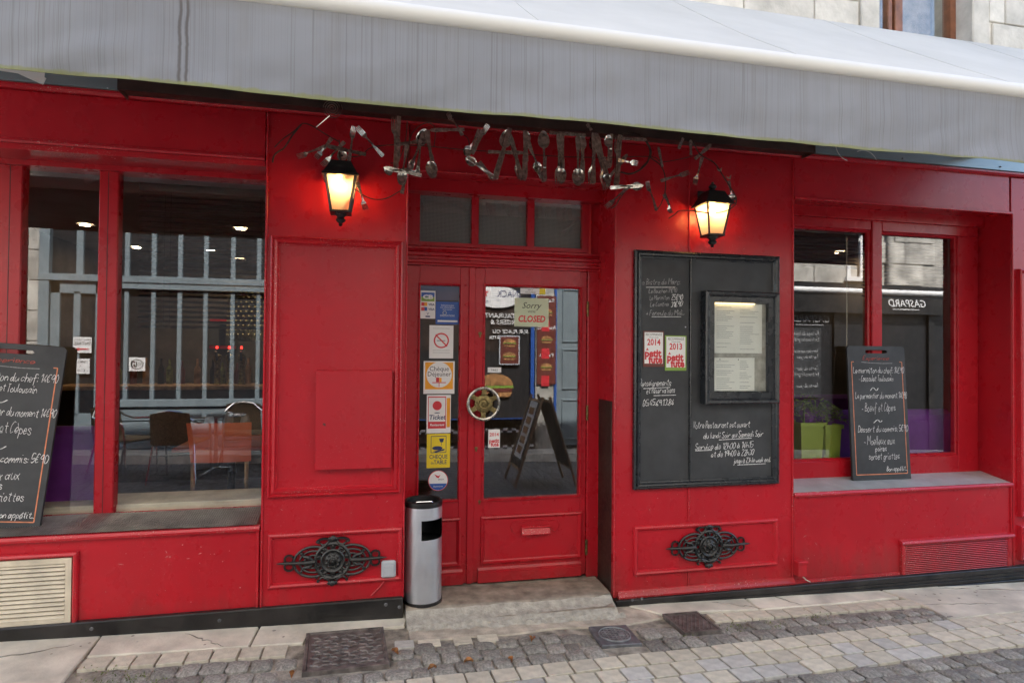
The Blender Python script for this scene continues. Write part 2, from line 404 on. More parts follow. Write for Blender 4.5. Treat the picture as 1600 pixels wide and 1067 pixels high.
# ------------------------------------------------------------------ lettering
def text_geo(body, size, align='CENTER', shear=0, bold=0, space=1):
    cu = bpy.data.curves.new('t', 'FONT'); cu.body = body; cu.size = size; cu.align_x = align; cu.shear = shear
    cu.offset = bold; cu.resolution_u = 2; cu.space_character = space
    o = bpy.data.objects.new('t', cu); COL.objects.link(o)
    dg = bpy.context.evaluated_depsgraph_get(); me = bpy.data.meshes.new_from_object(o.evaluated_get(dg))
    vs = [tuple(v.co) for v in me.vertices]; fs = [tuple(p.vertices) for p in me.polygons]
    bpy.data.objects.remove(o); bpy.data.curves.remove(cu); bpy.data.meshes.remove(me)
    return vs, fs
def put_text(mb, body, x, y, z, size, align='CENTER', mi=0, back=False, sx=1, **kw):   # upright text facing -y (or +y when back)
    vs, fs = text_geo(body, size, align, **kw)
    if back: mb.add([(x - a * sx, y, z + b) for a, b, c in vs], fs, mi)
    else: mb.add([(x + a * sx, y, z + b) for a, b, c in vs], fs, mi)
G = {'a': "462705133447 474453", 'b': "0b03 0627452304", 'c': "4627051344", 'd': "462705133446 4b4453", 'e': "05453717051344",
 'f': "5a3b2920 0747", 'g': "462705133446 47422001", 'h': "0b03 05274643", 'i': "070413 090a", 'j': "272100 292a", 'k': "0b03 4705 0543",
 'l': "0b0413", 'm': "0703 05273633 35576663", 'n': "0703 05274643", 'o': "270513334527", 'p': "0700 0627452304", 'q': "462705133446 4740",
 'r': "0703 052747", 's': "462706442304", 't': "2a2443 0848", 'u': "07042345 4743", 'v': "072347", 'w': "0713364367", 'x': "0743 4703",
 'y': "0723 4710", 'z': "07470343", 'é': "05453717051344 284a", 'è': "05453717051344 1a38", 'ê': "05453717051344 182a38", 'à': "462705133447 474453 1a38",
 'A': "032b43 1737", 'B': "0b03 0b3a3807464403", 'C': "4a2b08051344", 'D': "0b03 0b2b49452303", 'E': "4b0b0343 0737", 'F': "4b0b03 0737",
 'L': "0b0343", 'M': "030b366b63", 'N': "030b434b", 'P': "030b3b493707", 'R': "030b3b493707 2743", 'S': "4a2b09452304", 'T': "0b4b 2b23", 'V': "0b234b",
 '0': "2b0906133346492b", '1': "092b23", '2': "0a2b4a0343", '3': "0a2b4937 37452304", '4': "3b0545 3733", '5': "4b0b0747452304",
 '6': "4b1704234406", '7': "0b4b13", '8': "2b092745230427492b", '9': "492b082749 4943", '€': "4a2b08051344 0828 0626", ':': "0304 0607",
 '.': "0304", ',': "0402", '-': "0535", '_': "0343", '+': "2824 0646", '~': "05173547", "'": "0b09"}
def script_text(mb, body, x, y, h, w_=.0035, lift=0, slant=.18, sp=1.5, jit=.48, rg=rnd, mi=0, end=None):
    """hand lettering as thin chalk ribbons in the local x,y plane; h = height of a capital"""
    u = h / 8.0
    width = sum((2.6 if c == ' ' else max([int(s[i]) for s in G.get(c, '03').split() for i in range(0, len(s), 2)]) + sp) for c in body) * u * .8
    if end is not None: x = end - width
    k = 0
    for c in body:
        if c == ' ': x += 2.6 * u * .8; continue
        dy = rg.uniform(-.4, .4) * u; mxx = 0
        for s in G.get(c, '03').split():
            pts = [Vector((int(s[i]) + rg.uniform(-jit, jit), int(s[i + 1], 16) - 3 + rg.uniform(-jit, jit))) for i in range(0, len(s), 2)]
            mxx = max(mxx, max(int(s[i]) for i in range(0, len(s), 2)))
            if len(pts) < 2: continue
            q = []
            for i in range(len(pts) - 1):
                p0 = pts[max(i - 1, 0)]; p1 = pts[i]; p2 = pts[i + 1]; p3 = pts[min(i + 2, len(pts) - 1)]
                for t in (0, .33, .67):
                    q.append(.5 * ((2 * p1) + (p2 - p0) * t + (2 * p0 - 5 * p1 + 4 * p2 - p3) * t * t + (3 * p1 - p0 - 3 * p2 + p3) * t ** 3))
            q.append(pts[-1])
            q = [Vector((x + (a.x * .8 + a.y * slant) * u, y + dy + a.y * u)) for a in q]
            ribbon(mb, q, w_ * rg.uniform(.8, 1.15), lift + (k % 7) * .00008, mi); k += 1
        x += (mxx + sp) * u * .8
    return x
def ribbon(mb, q, w_, z, mi=0):
    vs = []
    for i, p in enumerate(q):
        t = q[min(i + 1, len(q) - 1)] - q[max(i - 1, 0)]
        if t.length < 1e-9: t = Vector((1, 0))
        t.normalize(); n = Vector((-t.y, t.x)) * w_ / 2
        vs += [(p.x + n.x, p.y + n.y, z), (p.x - n.x, p.y - n.y, z)]
    mb.add(vs, [(2 * i, 2 * i + 1, 2 * i + 3, 2 * i + 2) for i in range(len(q) - 1)], mi)
UPRIGHT = Matrix(((1, 0, 0, 0), (0, 0, -1, 0), (0, 1, 0, 0), (0, 0, 0, 1)))      # local x,y,z -> world x,-z,y
# ================================================================== THE SETTING: street and pavement
mb = MB()
for a, b in ((-60, -12), (-12, -2.9), (-2.9, 5.4), (5.4, 14), (14, 60)):
    mb.add([(a, -60, gz(a) - .035), (b, -60, gz(b) - .035), (b, 60, gz(b) - .035), (a, 60, gz(a) - .035)], [(0, 1, 2, 3)])
def road_mat():
    m, nt, b = nodes_of('street_setts'); co = coord(nt)
    v = N(nt, 'ShaderNodeTexVoronoi', feature='DISTANCE_TO_EDGE'); v.inputs['Scale'].default_value = 8.5; v.inputs['Randomness'].default_value = .35
    nt.links.new(co, v.inputs['Vector'])
    col = ramp(nt, noise(nt, co, 4, 6), [(.3, (.14, .135, .13)), (.7, (.22, .215, .21))])
    col = mixc(nt, ramp(nt, v.outputs['Distance'], [(.02, 1), (.07, 0)]), col, (.07, .06, .05))
    nt.links.new(col, b.inputs['Base Color']); b.inputs['Roughness'].default_value = .8
    bump(nt, b, ramp(nt, v.outputs['Distance'], [(.0, 0), (.12, 1)]), .7, .02); return m
street = struct('street', mb, road_mat())
# pavement: one bed of sandy mortar that carries slabs, setts and pavers
mb = MB(); mb.grid(lambda u, v: (-2.9 + u * 8.3, -1.75 + v * 2.1, gz(-2.9 + u * 8.3) - .016 + .006 * mnoise.noise((u * 60, v * 20, 0))), 90, 26)
pavement = struct('pavement', mb, MORTAR)
def ypav(x): return -.71 + .0565 * (x - .1)          # far edge of the three paver courses
def slab(poly, top=0.0, m_=CONC, th=.05):
    n = len(poly); vs = []
    cx = sum(p[0] for p in poly) / n; cyy = sum(p[1] for p in poly) / n
    for k, (ins, dz) in enumerate(((0, -th), (0, -.006), (.006, 0))):
        for x, y in poly:
            d = Vector((cx - x, cyy - y)); d = d.normalized() * ins
            vs.append((x + d.x, y + d.y, gz(x) + top + dz))
    fs = [tuple(2 * n + i for i in range(n))]
    for k in range(2): fs += [(k * n + i, k * n + (i + 1) % n, (k + 1) * n + (i + 1) % n, (k + 1) * n + i) for i in range(n)]
    mb = MB(); mb.add(vs, fs); return part('concrete_slab', mb, m_, pavement)
def jag(a, b, n, amp, seed):
    r_ = random.Random(seed); out = []
    for i in range(n + 1):
        t = i / n; out.append((a[0] + (b[0] - a[0]) * t, a[1] + (b[1] - a[1]) * t + (r_.uniform(-amp, amp) if 0 < i < n else 0)))
    return out
slab([(-2.9, -1.75), (-1.36, -1.75), (-1.345, -.5), (-1.385, .30), (-2.9, .30)])
slab([(-1.375, .30), (-1.365, -.02), (-1.34, -.255), (-.60, -.255), (-.575, .30)])
slab([(-.565, .30), (-.59, -.255), (-.335, -.258), (-.325, -.145), (.085, -.13), (.20, -.13), (.235, .02), (.235, .30)])
slab(jag((.22, -.30), (1.24, -.285), 9, .02, 4)[:] + [(1.25, -.31), (1.44, -.295), (1.75, -.22), (1.62, -.01), (1.62, .30), (.22, .30)], -.006, SAND)
slab([(1.53, .30), (1.60, -.05), (1.77, -.215), (1.975, -.185), (2.40, -.21), (2.43, .30)], .001)
slab([(2.44, .30), (2.41, -.205), (2.9, -.195), (3.50, -.16), (3.38, .30)], .0)
slab([(3.39, .30), (3.52, -.165), (3.55, -.33), (3.52, -.51)] + [(5.4, -.41), (5.4, .30)], .001)
# --- stones
def cobble_mesh(seed):
    r_ = random.Random(seed); n = 4; mb = MB(); vs = []; o = Vector((r_.uniform(0, 50), r_.uniform(0, 50), 0))
    out = lambda a: 0.5 * (1 if abs(a) > .9 else .82 if abs(a) > .4 else 0)
    co_ = [-.5, -.34, 0, .34, .5]
    for j in range(5):
        for i in range(5):
            x, y = co_[i], co_[j]; e = max(abs(x), abs(y))
            k = 1 - .10 * (abs(x) > .45 and abs(y) > .45)
            q = Vector((x * 2.2, y * 2.2, 0)) + o
            z = .09 * mnoise.noise(q) + .07 * mnoise.noise(q * 2.7) + (-.10 if e > .45 else 0)
            vs.append((x * k + .07 * mnoise.noise(q + Vector((9, 0, 0))), y * k + .07 * mnoise.noise(q + Vector((0, 9, 0))), z))
    fs = [(j * 5 + i, j * 5 + i + 1, j * 5 + i + 6, j * 5 + i + 5) for j in range(4) for i in range(4)]
    rim = [0, 1, 2, 3, 4, 9, 14, 19, 24, 23, 22, 21, 20, 15, 10, 5]
    for k in rim: vs.append((vs[k][0] * 1.02, vs[k][1] * 1.02, -.55))
    for t in range(16): fs.append((rim[t], 25 + t, 25 + (t + 1) % 16, rim[(t + 1) % 16]))
    mb.add(vs, fs); return mb.mesh('cobble', COB, True, R(50))
COBS = [cobble_mesh(i) for i in range(9)]
def paver_mesh(seed, m_):
    r_ = random.Random(seed); mb = MB(); mb.box(-.5, .5, -.5, .5, -.5, 0, .028)
    mb.v = [(x + r_.uniform(-.012, .012), y + r_.uniform(-.012, .012), z) for x, y, z in mb.v]
    return mb.mesh('paver', m_)
PAVS = [paver_mesh(i, PAVE) for i in range(4)]; PAVGS = [paver_mesh(i + 10, PAVEG) for i in range(4)]
def stone(name, me, x, y, sx, sy, rz=0, dz=0, sz=.09):
    o = bpy.data.objects.new(name, me); COL.objects.link(o); o.parent = pavement
    o.location = (x, y, gz(x) + dz); o.scale = (sx, sy, sz); o.rotation_euler = (rnd.uniform(-.02, .02), SLOPE + rnd.uniform(-.02, .02), rz); return o
HOLES = [(-.335, .12, -.60, -.12), (1.215, 1.475, -.56, -.28), (1.73, 1.995, -.495, -.17)]
def blocked(x, y, mx, my): return any(a - mx < x < b + mx and c - my < y < d + my for a, b, c, d in HOLES)
ANG = math.atan(.0565)
# three smooth courses
for row in range(3):
    x = -1.2 + row * .06 + .02
    while x < 5.3:
        l = rnd.uniform(.128, .156); yc = ypav(x + l / 2) - .061 - row * .123
        warm = rnd.random() < (.93, .55, .5)[row]
        stone('paver', rnd.choice(PAVS if warm else PAVGS), x + l / 2, yc, l - .011, .112, ANG, rnd.uniform(-.002, .003)); x += l
# rough setts between the pavers and the slabs
for row in range(3):
    x = -1.30 + row * .05
    while x < 3.5:
        l = rnd.uniform(.088, .13); xc = x + l / 2; y1 = ypav(xc) + .006
        top = -.405 if xc < .24 else -.345
        dd = (top - y1) / (3 if xc < 1.15 else 2)
        if (xc < 1.15 or row < 2):
            yc = y1 + dd * (row + .5)
            if not blocked(xc, yc, .03, .03): stone('cobble', rnd.choice(COBS), xc, yc, l - .008, dd - .006, rnd.uniform(-.06, .06) + ANG, rnd.uniform(-.006, .008) - .002)
        x += l
for row in range(6):   # darker setts of the carriageway in front
    x = .2 + row * .06
    while x < 5.2:
        l = rnd.uniform(.09, .132); yc = ypav(x) - .369 - .052 - row * .108
        stone('cobble', rnd.choice(COBS), x + l / 2, yc, l - .008, .103, rnd.uniform(-.07, .07) + ANG, rnd.uniform(-.008, .008)); x += l
for row in range(3):
    x = -1.3 + row * .05
    while x < .15:
        l = rnd.uniform(.105, .15); stone('cobble', rnd.choice(COBS), x + l / 2, ypav(x) - .369 - .052 - row * .108, l - .008, .103, ANG, rnd.uniform(-.006, .006)); x += l
# single course of sandstone setts against the slabs
x = -1.34
while x < -.42:
    l = rnd.uniform(.10, .13); stone('paver', rnd.choice(PAVS), x + l / 2, -.325, l - .01, .118, rnd.uniform(-.03, .03), rnd.uniform(-.003, .002)); x += l
for xx, yy, ll, gm in ((.19, -.345, .1, 1), (.32, -.35, .12, 0), (.5, -.345, .1, 0), (.64, -.34, .11, 0)):
    stone('paver', rnd.choice(PAVGS if gm else PAVS), xx, yy, ll, .08, 0, -.003)
x = 2.02
while x < 3.45:
    l = rnd.uniform(.12, .17); stone('paver', rnd.choice(PAVS), x + l / 2, -.277 + .02 * (x - 2), l - .008, .105, rnd.uniform(-.02, .02), -.002); x += l
# cracks and old gum on the slabs
for n_, (a, b) in enumerate((((3.55, -.30), (4.15, -.36)), ((2.15, -.06), (2.42, -.20)), ((2.62, -.02), (2.72, -.19)), ((3.9, -.05), (4.6, -.20)), ((-2.0, -.3), (-1.45, -.12)), ((-.95, -.06), (-.72, -.25)))):
    rg = random.Random(60 + n_); pts = []
    for k in range(15):
        t_ = k / 14; x = a[0] + (b[0] - a[0]) * t_ + rg.uniform(-.008, .008); y = a[1] + (b[1] - a[1]) * t_ + rg.uniform(-.012, .012); pts.append((x, y, gz(x) + .0012))
    q = MB(); q.tube(pts, [.0035 * (1 - abs(2 * k / 14 - 1) ** 3) + .0006 for k in range(15)], 4, flat=1); part('crack', q, MORTAR, pavement)
rg = random.Random(77)
for k in range(22):
    x, y = rg.choice(((rg.uniform(-1.7, -.4), rg.uniform(-.22, -.05)), (rg.uniform(2.0, 4.6), rg.uniform(-.16, -.05)), (rg.uniform(3.6, 4.8), rg.uniform(-.38, -.1)))); r_ = rg.uniform(.005, .013)
    q = MB(); q.lathe([(r_, 0), (r_ * .7, .0015), (.001, .002)], (x, y, gz(x) + .0005), 'z', 9); part('gum_spot', q, STEPT if k % 2 else COB, pavement)
# ------------------------------------------------------------------ covers set in the pavement
def cover_base(x0, x1, y0, y1, name, label):
    c = ((x0 + x1) / 2, (y0 + y1) / 2); return thing(name, label, 'manhole cover', (c[0], c[1], gz(c[0]))), c
t, c = cover_base(-.325, .105, -.585, -.145, 'utility_cover', 'large square brown cast iron cover with chevron tread in front of left pilaster')
t.rotation_euler = (0, SLOPE, R(3))
hw, hd = .205, .215
mb = MB(); mb.frame(-hw, hw, -hd, hd, [(0, -.03), (0, .006), (.004, .008), (.016, .008), (.018, 0), (.018, -.03)]); mb.v = [(x, z, -y) for x, y, z in mb.v]
part('cover_frame', mb, RUST, t).location = (0, 0, 0)
mb = MB(); mb.box(-hw + .019, hw - .019, -hd + .019, hd - .019, -.03, .002)
pl = part('cover_plate', mb, RUST, t); pl.location = (0, 0, 0)
mb = MB(); k = 0
for j in range(9):
    for i in range(8):
        x, y = -.17 + i * .0455 + (j % 2) * .012, -.158 + j * .0375
        if x > .15 or (abs(x) < .03 and abs(y) < .025): continue
        s_ = 1 if (i + j) % 2 else -1
        mb.tube([(x, y - s_ * .012, .002), (x + .012, y, .0045), (x + .03, y, .0045), (x + .042, y + s_ * .012, .002)], .0048, 4)
o = part('tread_pattern', mb, RUST, pl); o.location = (0, 0, 0)
for body, y in (('FONTE DUCTILE', -.182), ('TELECOM', -.13)):
    mb = MB(); vs_, fs_ = text_geo(body, .024, 'CENTER'); mb.add([(-a * .9 + .06, -b + y, .0045) for a, b, c_ in vs_], fs_); o = part('cast_lettering', mb, CASTG, pl); o.location = (0, 0, 0)
mb = MB(); mb.box(-.012, .012, -.012, .012, .002, .009, .003); o = part('lifting_key_hole', mb, CASTG, pl); o.location = (0, 0, 0)
t, c = cover_base(1.23, 1.46, -.545, -.295, 'water_meter_cover', 'small square grey cover with a round grid lid in the setts')
t.rotation_euler = (0, SLOPE, R(-2))
mb = MB(); mb.box(-.115, .115, -.118, .118, -.03, .004, .004); part('cover_plate', mb, CASTG, t).location = (0, 0, 0)
mb = MB(); mb.tube([(.088 * math.cos(a * math.pi / 16), .088 * math.sin(a * math.pi / 16), .005) for a in range(32)], .007, 6, True, flat=.5)
for i in range(-3, 4):
    h_ = math.sqrt(max(0, .078 ** 2 - (i * .022) ** 2)); mb.box(i * .022 - .002, i * .022 + .002, -h_, h_, .003, .0065); mb.box(-h_, h_, i * .022 - .002, i * .022 + .002, .003, .0062)
mb.box(.02, .055, -.018, .018, .003, .009); part('round_lid', mb, LIDG, t).location = (0, 0, 0)
t, c = cover_base(1.745, 1.98, -.48, -.185, 'drain_grate', 'small brown square iron cover with diagonal ribs beside the right pilaster')
t.rotation_euler = (0, SLOPE, R(2))
mb = MB(); mb.box(-.112, .112, -.125, .125, -.03, .003, .003); mb.frame(-.118, .118, -.131, .131, [(0, -.03), (0, .009), (.012, .009), (.012, -.03)])
for v in mb.v[24:]: pass
n0 = len(mb.v) - 16; mb.v[n0:] = [(x, z, -y) for x, y, z in mb.v[n0:]]
part('cover_plate', mb, RUST, t).location = (0, 0, 0)
mb = MB()
for i in range(-7, 8):
    cx_ = i * .026; pts = []
    for sgn in (-1, 1):
        q = sgn * .1; x_ = cx_ + q * .6; x_ = max(-.098, min(.098, x_)); pts.append((x_, (x_ - cx_) / .6, .004))
    if abs(pts[0][1]) <= .101 and abs(pts[1][1]) <= .101 and (Vector(pts[0]) - Vector(pts[1])).length > .03: mb.tube(pts, .004, 4)
part('rib', mb, RUST, t).location = (0, 0, 0)
# fallen leaves
for i, (px, X_, Y_, lab) in enumerate(((0, .305, -.655, 'curled orange leaf lying on the setts right of the square cover'), (0, .49, -.615, 'small orange leaf beside the pavers in front of the bin'),
        (0, .135, -.46, 'pale dry leaf at the right edge of the square cover'), (0, .865, -.43, 'yellow orange leaf lying on setts in front of the step'), (0, .70, -.63, 'tiny russet leaf by the paver edge below the step'),
        (0, -.34, -.61, 'small orange leaf at the near left corner of the square cover'))):
    mb = MB(); r_ = rnd.uniform(.018, .03)
    mb.grid(lambda u, v: ((u - .5) * 2 * r_, (v - .5) * r_ * 1.2 * math.sin(math.pi * min(max(u, .06), .94)), .012 * (abs(v - .5) * 2) ** 2 + .01 * math.sin(u * 3)), 6, 4)
    o = single('fallen_leaf', mb, LEAF, lab, 'leaf', 'fallen leaves on the paving', True); o.location = (X_, Y_, gz(X_) + .008); o.rotation_euler = (.1, .1, rnd.uniform(0, 6))
# moss tufts between the setts
mb = MB()
for i in range(420):
    cx_, cy_ = rnd.choice(((-1.15, -.52), (-.95, -.6), (-1.0, -.5), (2.1, -.42), (2.35, -.40), (1.75, -.50), (-.75, -.62), (2.7, -.36), (-1.2, -.42)))
    x = cx_ + rnd.gauss(0, .05); y = cy_ + rnd.gauss(0, .035); h_ = rnd.uniform(.004, .014); a = rnd.uniform(0, 3.1); d_ = .004
    z = gz(x) - .004; lx, ly = rnd.uniform(-.006, .006), rnd.uniform(-.006, .006)
    mb.add([(x - d_ * math.cos(a), y - d_ * math.sin(a), z), (x + d_ * math.cos(a), y + d_ * math.sin(a), z), (x + lx, y + ly, z + h_)], [(0, 1, 2)])
tag(obj('moss', mb.mesh('moss', PLANT)), 'green moss and weeds growing in the joints between the setts', 'moss', kind='stuff')

# ================================================================== THE RESTAURANT BUILDING
bld = thing('restaurant_building', 'red painted restaurant front with two shop windows, double door and pale stone upper wall', 'building', (1.4, 0, 0))
XL, XP0, XP1, XD1, XP2, XR = -9.0, -.591, .202, 1.503, 2.803, 4.662
PILD = .30
def strip(mb, x0, x1, z0, z1, b=.004): mb.box(x0, x1, -.001, PILD, z0, z1, b)
# pilasters
mb = MB(); strip(mb, XP0, XP1, .06, 2.835); pilL = part('pilaster', mb, RED, bld)
mb = MB(); mb.frame(-.557, .172, .672, 2.137, [(0, 0), (0, .020), (.008, .027), (.014, .016), (.024, .022), (.036, .026), (.046, .007), (.05, .007), (.052, 0)]); part('panel_moulding', mb, REDTRIM, pilL)
mb = MB(); mb.frame(-.552, .190, .163, .470, [(0, 0), (.004, .016), (.012, .021), (.022, .016), (.028, .004), (.03, 0)]); part('panel_moulding', mb, REDTRIM, pilL)
for x0, x1 in ((XP0 + .002, XP0 + .014), (XP1 - .010, XP1 - .001)):
    mb = MB(); mb.box(x0, x1, -.012, 0, .06, 2.83, .004); part('edge_bead', mb, REDTRIM, pilL)
mb = MB(); mb.box(-.303, .119, -.048, 0, .822, 1.383, .003); part('cover_panel', mb, RED, pilL)
mb = MB(); mb.box(-.262, -.248, -.0485, -.04, 1.075, 1.085); mb.box(-.255, -.246, -.0487, -.04, 1.07, 1.078); part('paint_chip', mb, WIRE, pilL)
mb = MB(); mb.box(XL, -2.63, .0, PILD + .1, .52, 2.555, .004); pilF = part('pilaster', mb, RED, bld)
mb = MB(); mb.frame(-3.4, -2.70, .60, 2.2, [(0, 0), (.004, .02), (.014, .026), (.03, .006), (.034, 0)]); part('panel_moulding', mb, REDTRIM, pilF)
mb = MB(); strip(mb, XD1, XP2, -.05, 2.835); pilR = part('pilaster', mb, RED, bld)
mb = MB(); mb.frame(1.638, 2.68, .082, .395, [(0, 0), (.004, .016), (.012, .022), (.022, .018), (.03, .004), (.032, 0)]); part('panel_moulding', mb, REDTRIM, pilR)
for x0, x1, z0, z1 in ((XD1 + .001, XD1 + .012, -.05, 2.83), (2.012, 2.024, 2.155, 2.83), (2.018, 2.029, .40, .625), (2.018, 2.029, -.05, .08), (XP2 - .014, XP2 - .002, -.05, 2.83)):
    mb = MB(); mb.box(x0, x1, -.010, 0, z0, z1, .004); part('edge_bead', mb, REDTRIM, pilR)
mb = MB(); mb.extrude_x([(0, -.05), (-.028, -.05), (-.03, -.038), (-.018, -.024), (-.012, -.008), (0, -.004)], XD1 + .03, XP2 - .002); part('base_moulding', mb, REDTRIM, pilR)
mb = MB(); strip(mb, XR, 5.6, -.09, 2.835); pilE = part('pilaster', mb, RED, bld)
mb = MB(); mb.box(XR + .001, XR + .012, -.012, 0, -.06, 2.56, .004); part('edge_bead', mb, REDTRIM, pilE)
mb = MB(); mb.frame(4.71, 5.5, .30, 2.15, [(0, 0), (.004, .03), (.014, .034), (.024, .022), (.03, .004), (.034, 0)]); part('panel_moulding', mb, REDTRIM, pilE)
mb = MB(); mb.frame(4.71, 5.5, -.02, .24, [(0, 0), (.004, .03), (.014, .034), (.024, .022), (.03, .004), (.034, 0)]); part('panel_moulding', mb, REDTRIM, pilE)
# fascias
ZF = 2.562
mb = MB(); mb.box(XL, XP0 - .004, .0, .22, ZF, 2.835, .003); fa = part('fascia_board', mb, RED, bld)
mb = MB(); mb.extrude_x([(0, ZF - .004), (-.014, ZF - .004), (-.018, ZF + .006), (-.010, ZF + .022), (0, ZF + .026)], XL, XP0 - .006); mb.box(XL, XP0 - .004, .004, .2, ZF - .034, ZF - .004); part('fascia_lip', mb, REDTRIM, fa)
mb = MB(); mb.box(XP2 + .004, XR - .012, 0, .22, ZF + .012, 2.84, .003); fa = part('fascia_board', mb, RED, bld)
mb = MB(); mb.box(XP2 + .004, XR, -.014, .01, ZF - .006, ZF + .012, .004); part('fascia_lip', mb, REDTRIM, fa)
mb = MB(); mb.box(XP1 + .004, XD1 - .004, .002, .2, 2.575, 2.835, .003); fa = part('fascia_board', mb, RED, bld)
mb = MB(); mb.box(XP1 + .002, XD1 - .002, -.012, .01, 2.562, 2.575, .003); part('fascia_lip', mb, REDTRIM, fa)
mb = MB(); mb.extrude_x([(.05, 2.835), (-.02, 2.838), (-.035, 2.85), (-.035, 2.862), (.05, 2.862)], XL, 5.6); part('cornice_strip', mb, REDTRIM, bld)
# soffits of the recesses
for a, b in ((XL, XP0), (XP1, XD1), (XP2, XR)):
    mb = MB(); mb.box(a + .003, b - .003, .205, .33, 2.50, 2.80); part('soffit', mb, RED2, bld)
# brown awning housing between the signs
mb = MB(); mb.extrude_x([(-.02, 2.86), (-.15, 2.86), (-.15, 2.83), (-.138, 2.83), (-.138, 2.846), (-.02, 2.846)], -1.285, 2.845)
mb.extrude_x([(-.15, 2.86), (-.15, 3.05), (-.142, 3.05), (-.142, 2.86)], -1.285, 2.845)
mb.box(-1.293, -1.285, -.152, -.02, 2.828, 3.05); mb.box(2.845, 2.853, -.152, -.02, 2.828, 3.05); part('awning_housing', mb, BROWNM, bld)
# upper stone wall with one window in view; blocks are laid singly where they can be seen
WX0, WX1, WZ0, WZ1 = 3.53, 4.36, 3.66, 5.2
mb = MB()
for a in ((XL, WX0, 2.865, 6.7), (WX1, 11.5, 2.865, 6.7), (WX0, WX1, 2.865, WZ0), (WX0, WX1, WZ1, 6.7)): mb.box(a[0], a[1], .06, .40, a[2], a[3])
mb.box(XL, 11.5, .40, 8.5, 6.55, 6.7); mb.box(XL, 11.5, 8.2, 8.5, -.2, 6.55); mb.box(XL - .2, XL, .06, 8.5, -.3, 6.7); mb.box(11.5, 11.7, .06, 8.5, -.5, 6.7)  # unseen roof, back and ends added, height and length set to shade the street
mb.box(5.6, 11.5, .06, .40, -.5, 2.865)
uw = part('stone_wall', mb, STONE, bld)
z = 3.3; row = 0
while z < 4.75:
    x = .2 + (row % 2) * .32
    while x < 6.2:
        l = rnd.uniform(.55, .85); a, b = x, x + l
        for u0, u1 in ((a, min(b, WX0 - .16)), (max(a, WX1 + .16), b)):
            if u1 - u0 > .12 and (u0 >= WX1 or u1 <= WX0):
                q = MB(); q.box(u0 + .004, u1 - .004, .045, .07, z + .004, z + .356, .006); part('stone_block', q, STONE, uw)
        x += l
    z += .36; row += 1
for a, b in ((WX0 - .15, WX0 + .004), (WX1 - .004, WX1 + .15)): mb = MB(); mb.box(a, b, .03, .3, WZ0, WZ1, .008); part('window_surround', mb, STONE, uw)
uwin = MB(); uwin.frame(WX0 + .006, WX1 - .006, WZ0, WZ1, [(0, -.24), (0, -.17), (.05, -.17), (.05, -.24)]); uwin.box(3.735, 3.775, .17, .23, WZ0 + .03, WZ1, .005); uwin.box(3.79, 3.86, .16, .23, WZ0 + .03, WZ1, .006)
uwn = part('window', uwin, BROWNF, bld)
for a, b in ((WX0 + .05, 3.735), (3.86, WX1 - .05)):
    q = MB(); q.box(a, b, .198, .204, WZ0 + .05, WZ1 - .05); q.m[2] = 0; q.m = [1] * 6; q.m[2] = 0; part('pane', q, [GLASS, CLEAR], uwn)
q = MB(); q.box(WX0 + .06, 3.725, .26, .262, WZ0 + .12, WZ1); part('net_curtain', q, WHITE, uwn)
q = MB(); q.box(3.80, WX1 - .04, .36, .365, WZ0, WZ1); part('room_tone_sheet', q, STEPT, uwn)  # not a curtain: colour stands in for reflection and dim room behind the pane
# plinths
mb = MB(); mb.box(XL, .196, -.03, .1, -.12, .068, .006); pt = part('plinth_board', mb, BLACKW, bld)
for px, py in ((143, 982), (343, 969), (603, 944), (624, 948)):
    p = PV(px, py, -.03); q = MB(); q.lathe([(.010, -.001), (.010, .002), (.006, .004), (.006, .001), (.003, .001)], tuple(p), 'y', 12); part('bolt', q, CASTG, pt)
mb = MB()
for z0, z1, o_ in ((-.21, -.148, .040), (-.145, -.118, .036), (-.115, -.092, .040), (-.089, -.052, .046)): mb.box(XD1 + .004, 5.6, -o_, .05, z0, z1, .004)
pt = part('plinth_board', mb, BLACKW, bld)
for px, py in ((988, 937), (1003, 935)):
    p = PV(px, py, -.046); q = MB(); q.lathe([(.009, -.001), (.009, .002), (.005, .003), (.005, .001)], tuple(p), 'y', 10); part('bolt', q, CASTG, pt)
# stall risers below the windows
mb = MB(); mb.box(XL, XP0 - .004, .006, .2, .06, .505, .004); sr = part('stall_riser', mb, RED, bld)
mb = MB(); mb.extrude_x([(.02, .492), (-.016, .492), (-.02, .505), (-.012, .518), (.02, .52)], XL, XP0 - .003); part('sill_bead', mb, REDTRIM, sr)
mb = MB(); mb.box(XP0 - .022, XP0 - .006, -.004, .01, .06, .49, .003); part('edge_bead', mb, REDTRIM, sr)
mb = MB(); mb.box(XP2 + .004, XR - .004, .006, .2, -.07, .545, .004); sr2 = part('stall_riser', mb, RED, bld)
mb = MB(); mb.extrude_x([(.02, .530), (-.014, .530), (-.018, .543), (-.010, .556), (.02, .558)], XP2 + .002, XR - .001); part('sill_bead', mb, REDTRIM, sr2)
for a in (XP2 + .003, XR - .013):
    mb = MB(); mb.box(a, a + .011, -.006, .01, -.07, .53, .003); part('edge_bead', mb, REDTRIM, sr2)
mb = MB(); mb.extrude_x([(0, -.055), (-.012, -.055), (-.008, -.035), (0, -.032)], XP2 + .01, 3.66); part('base_moulding', mb, REDTRIM, sr2)
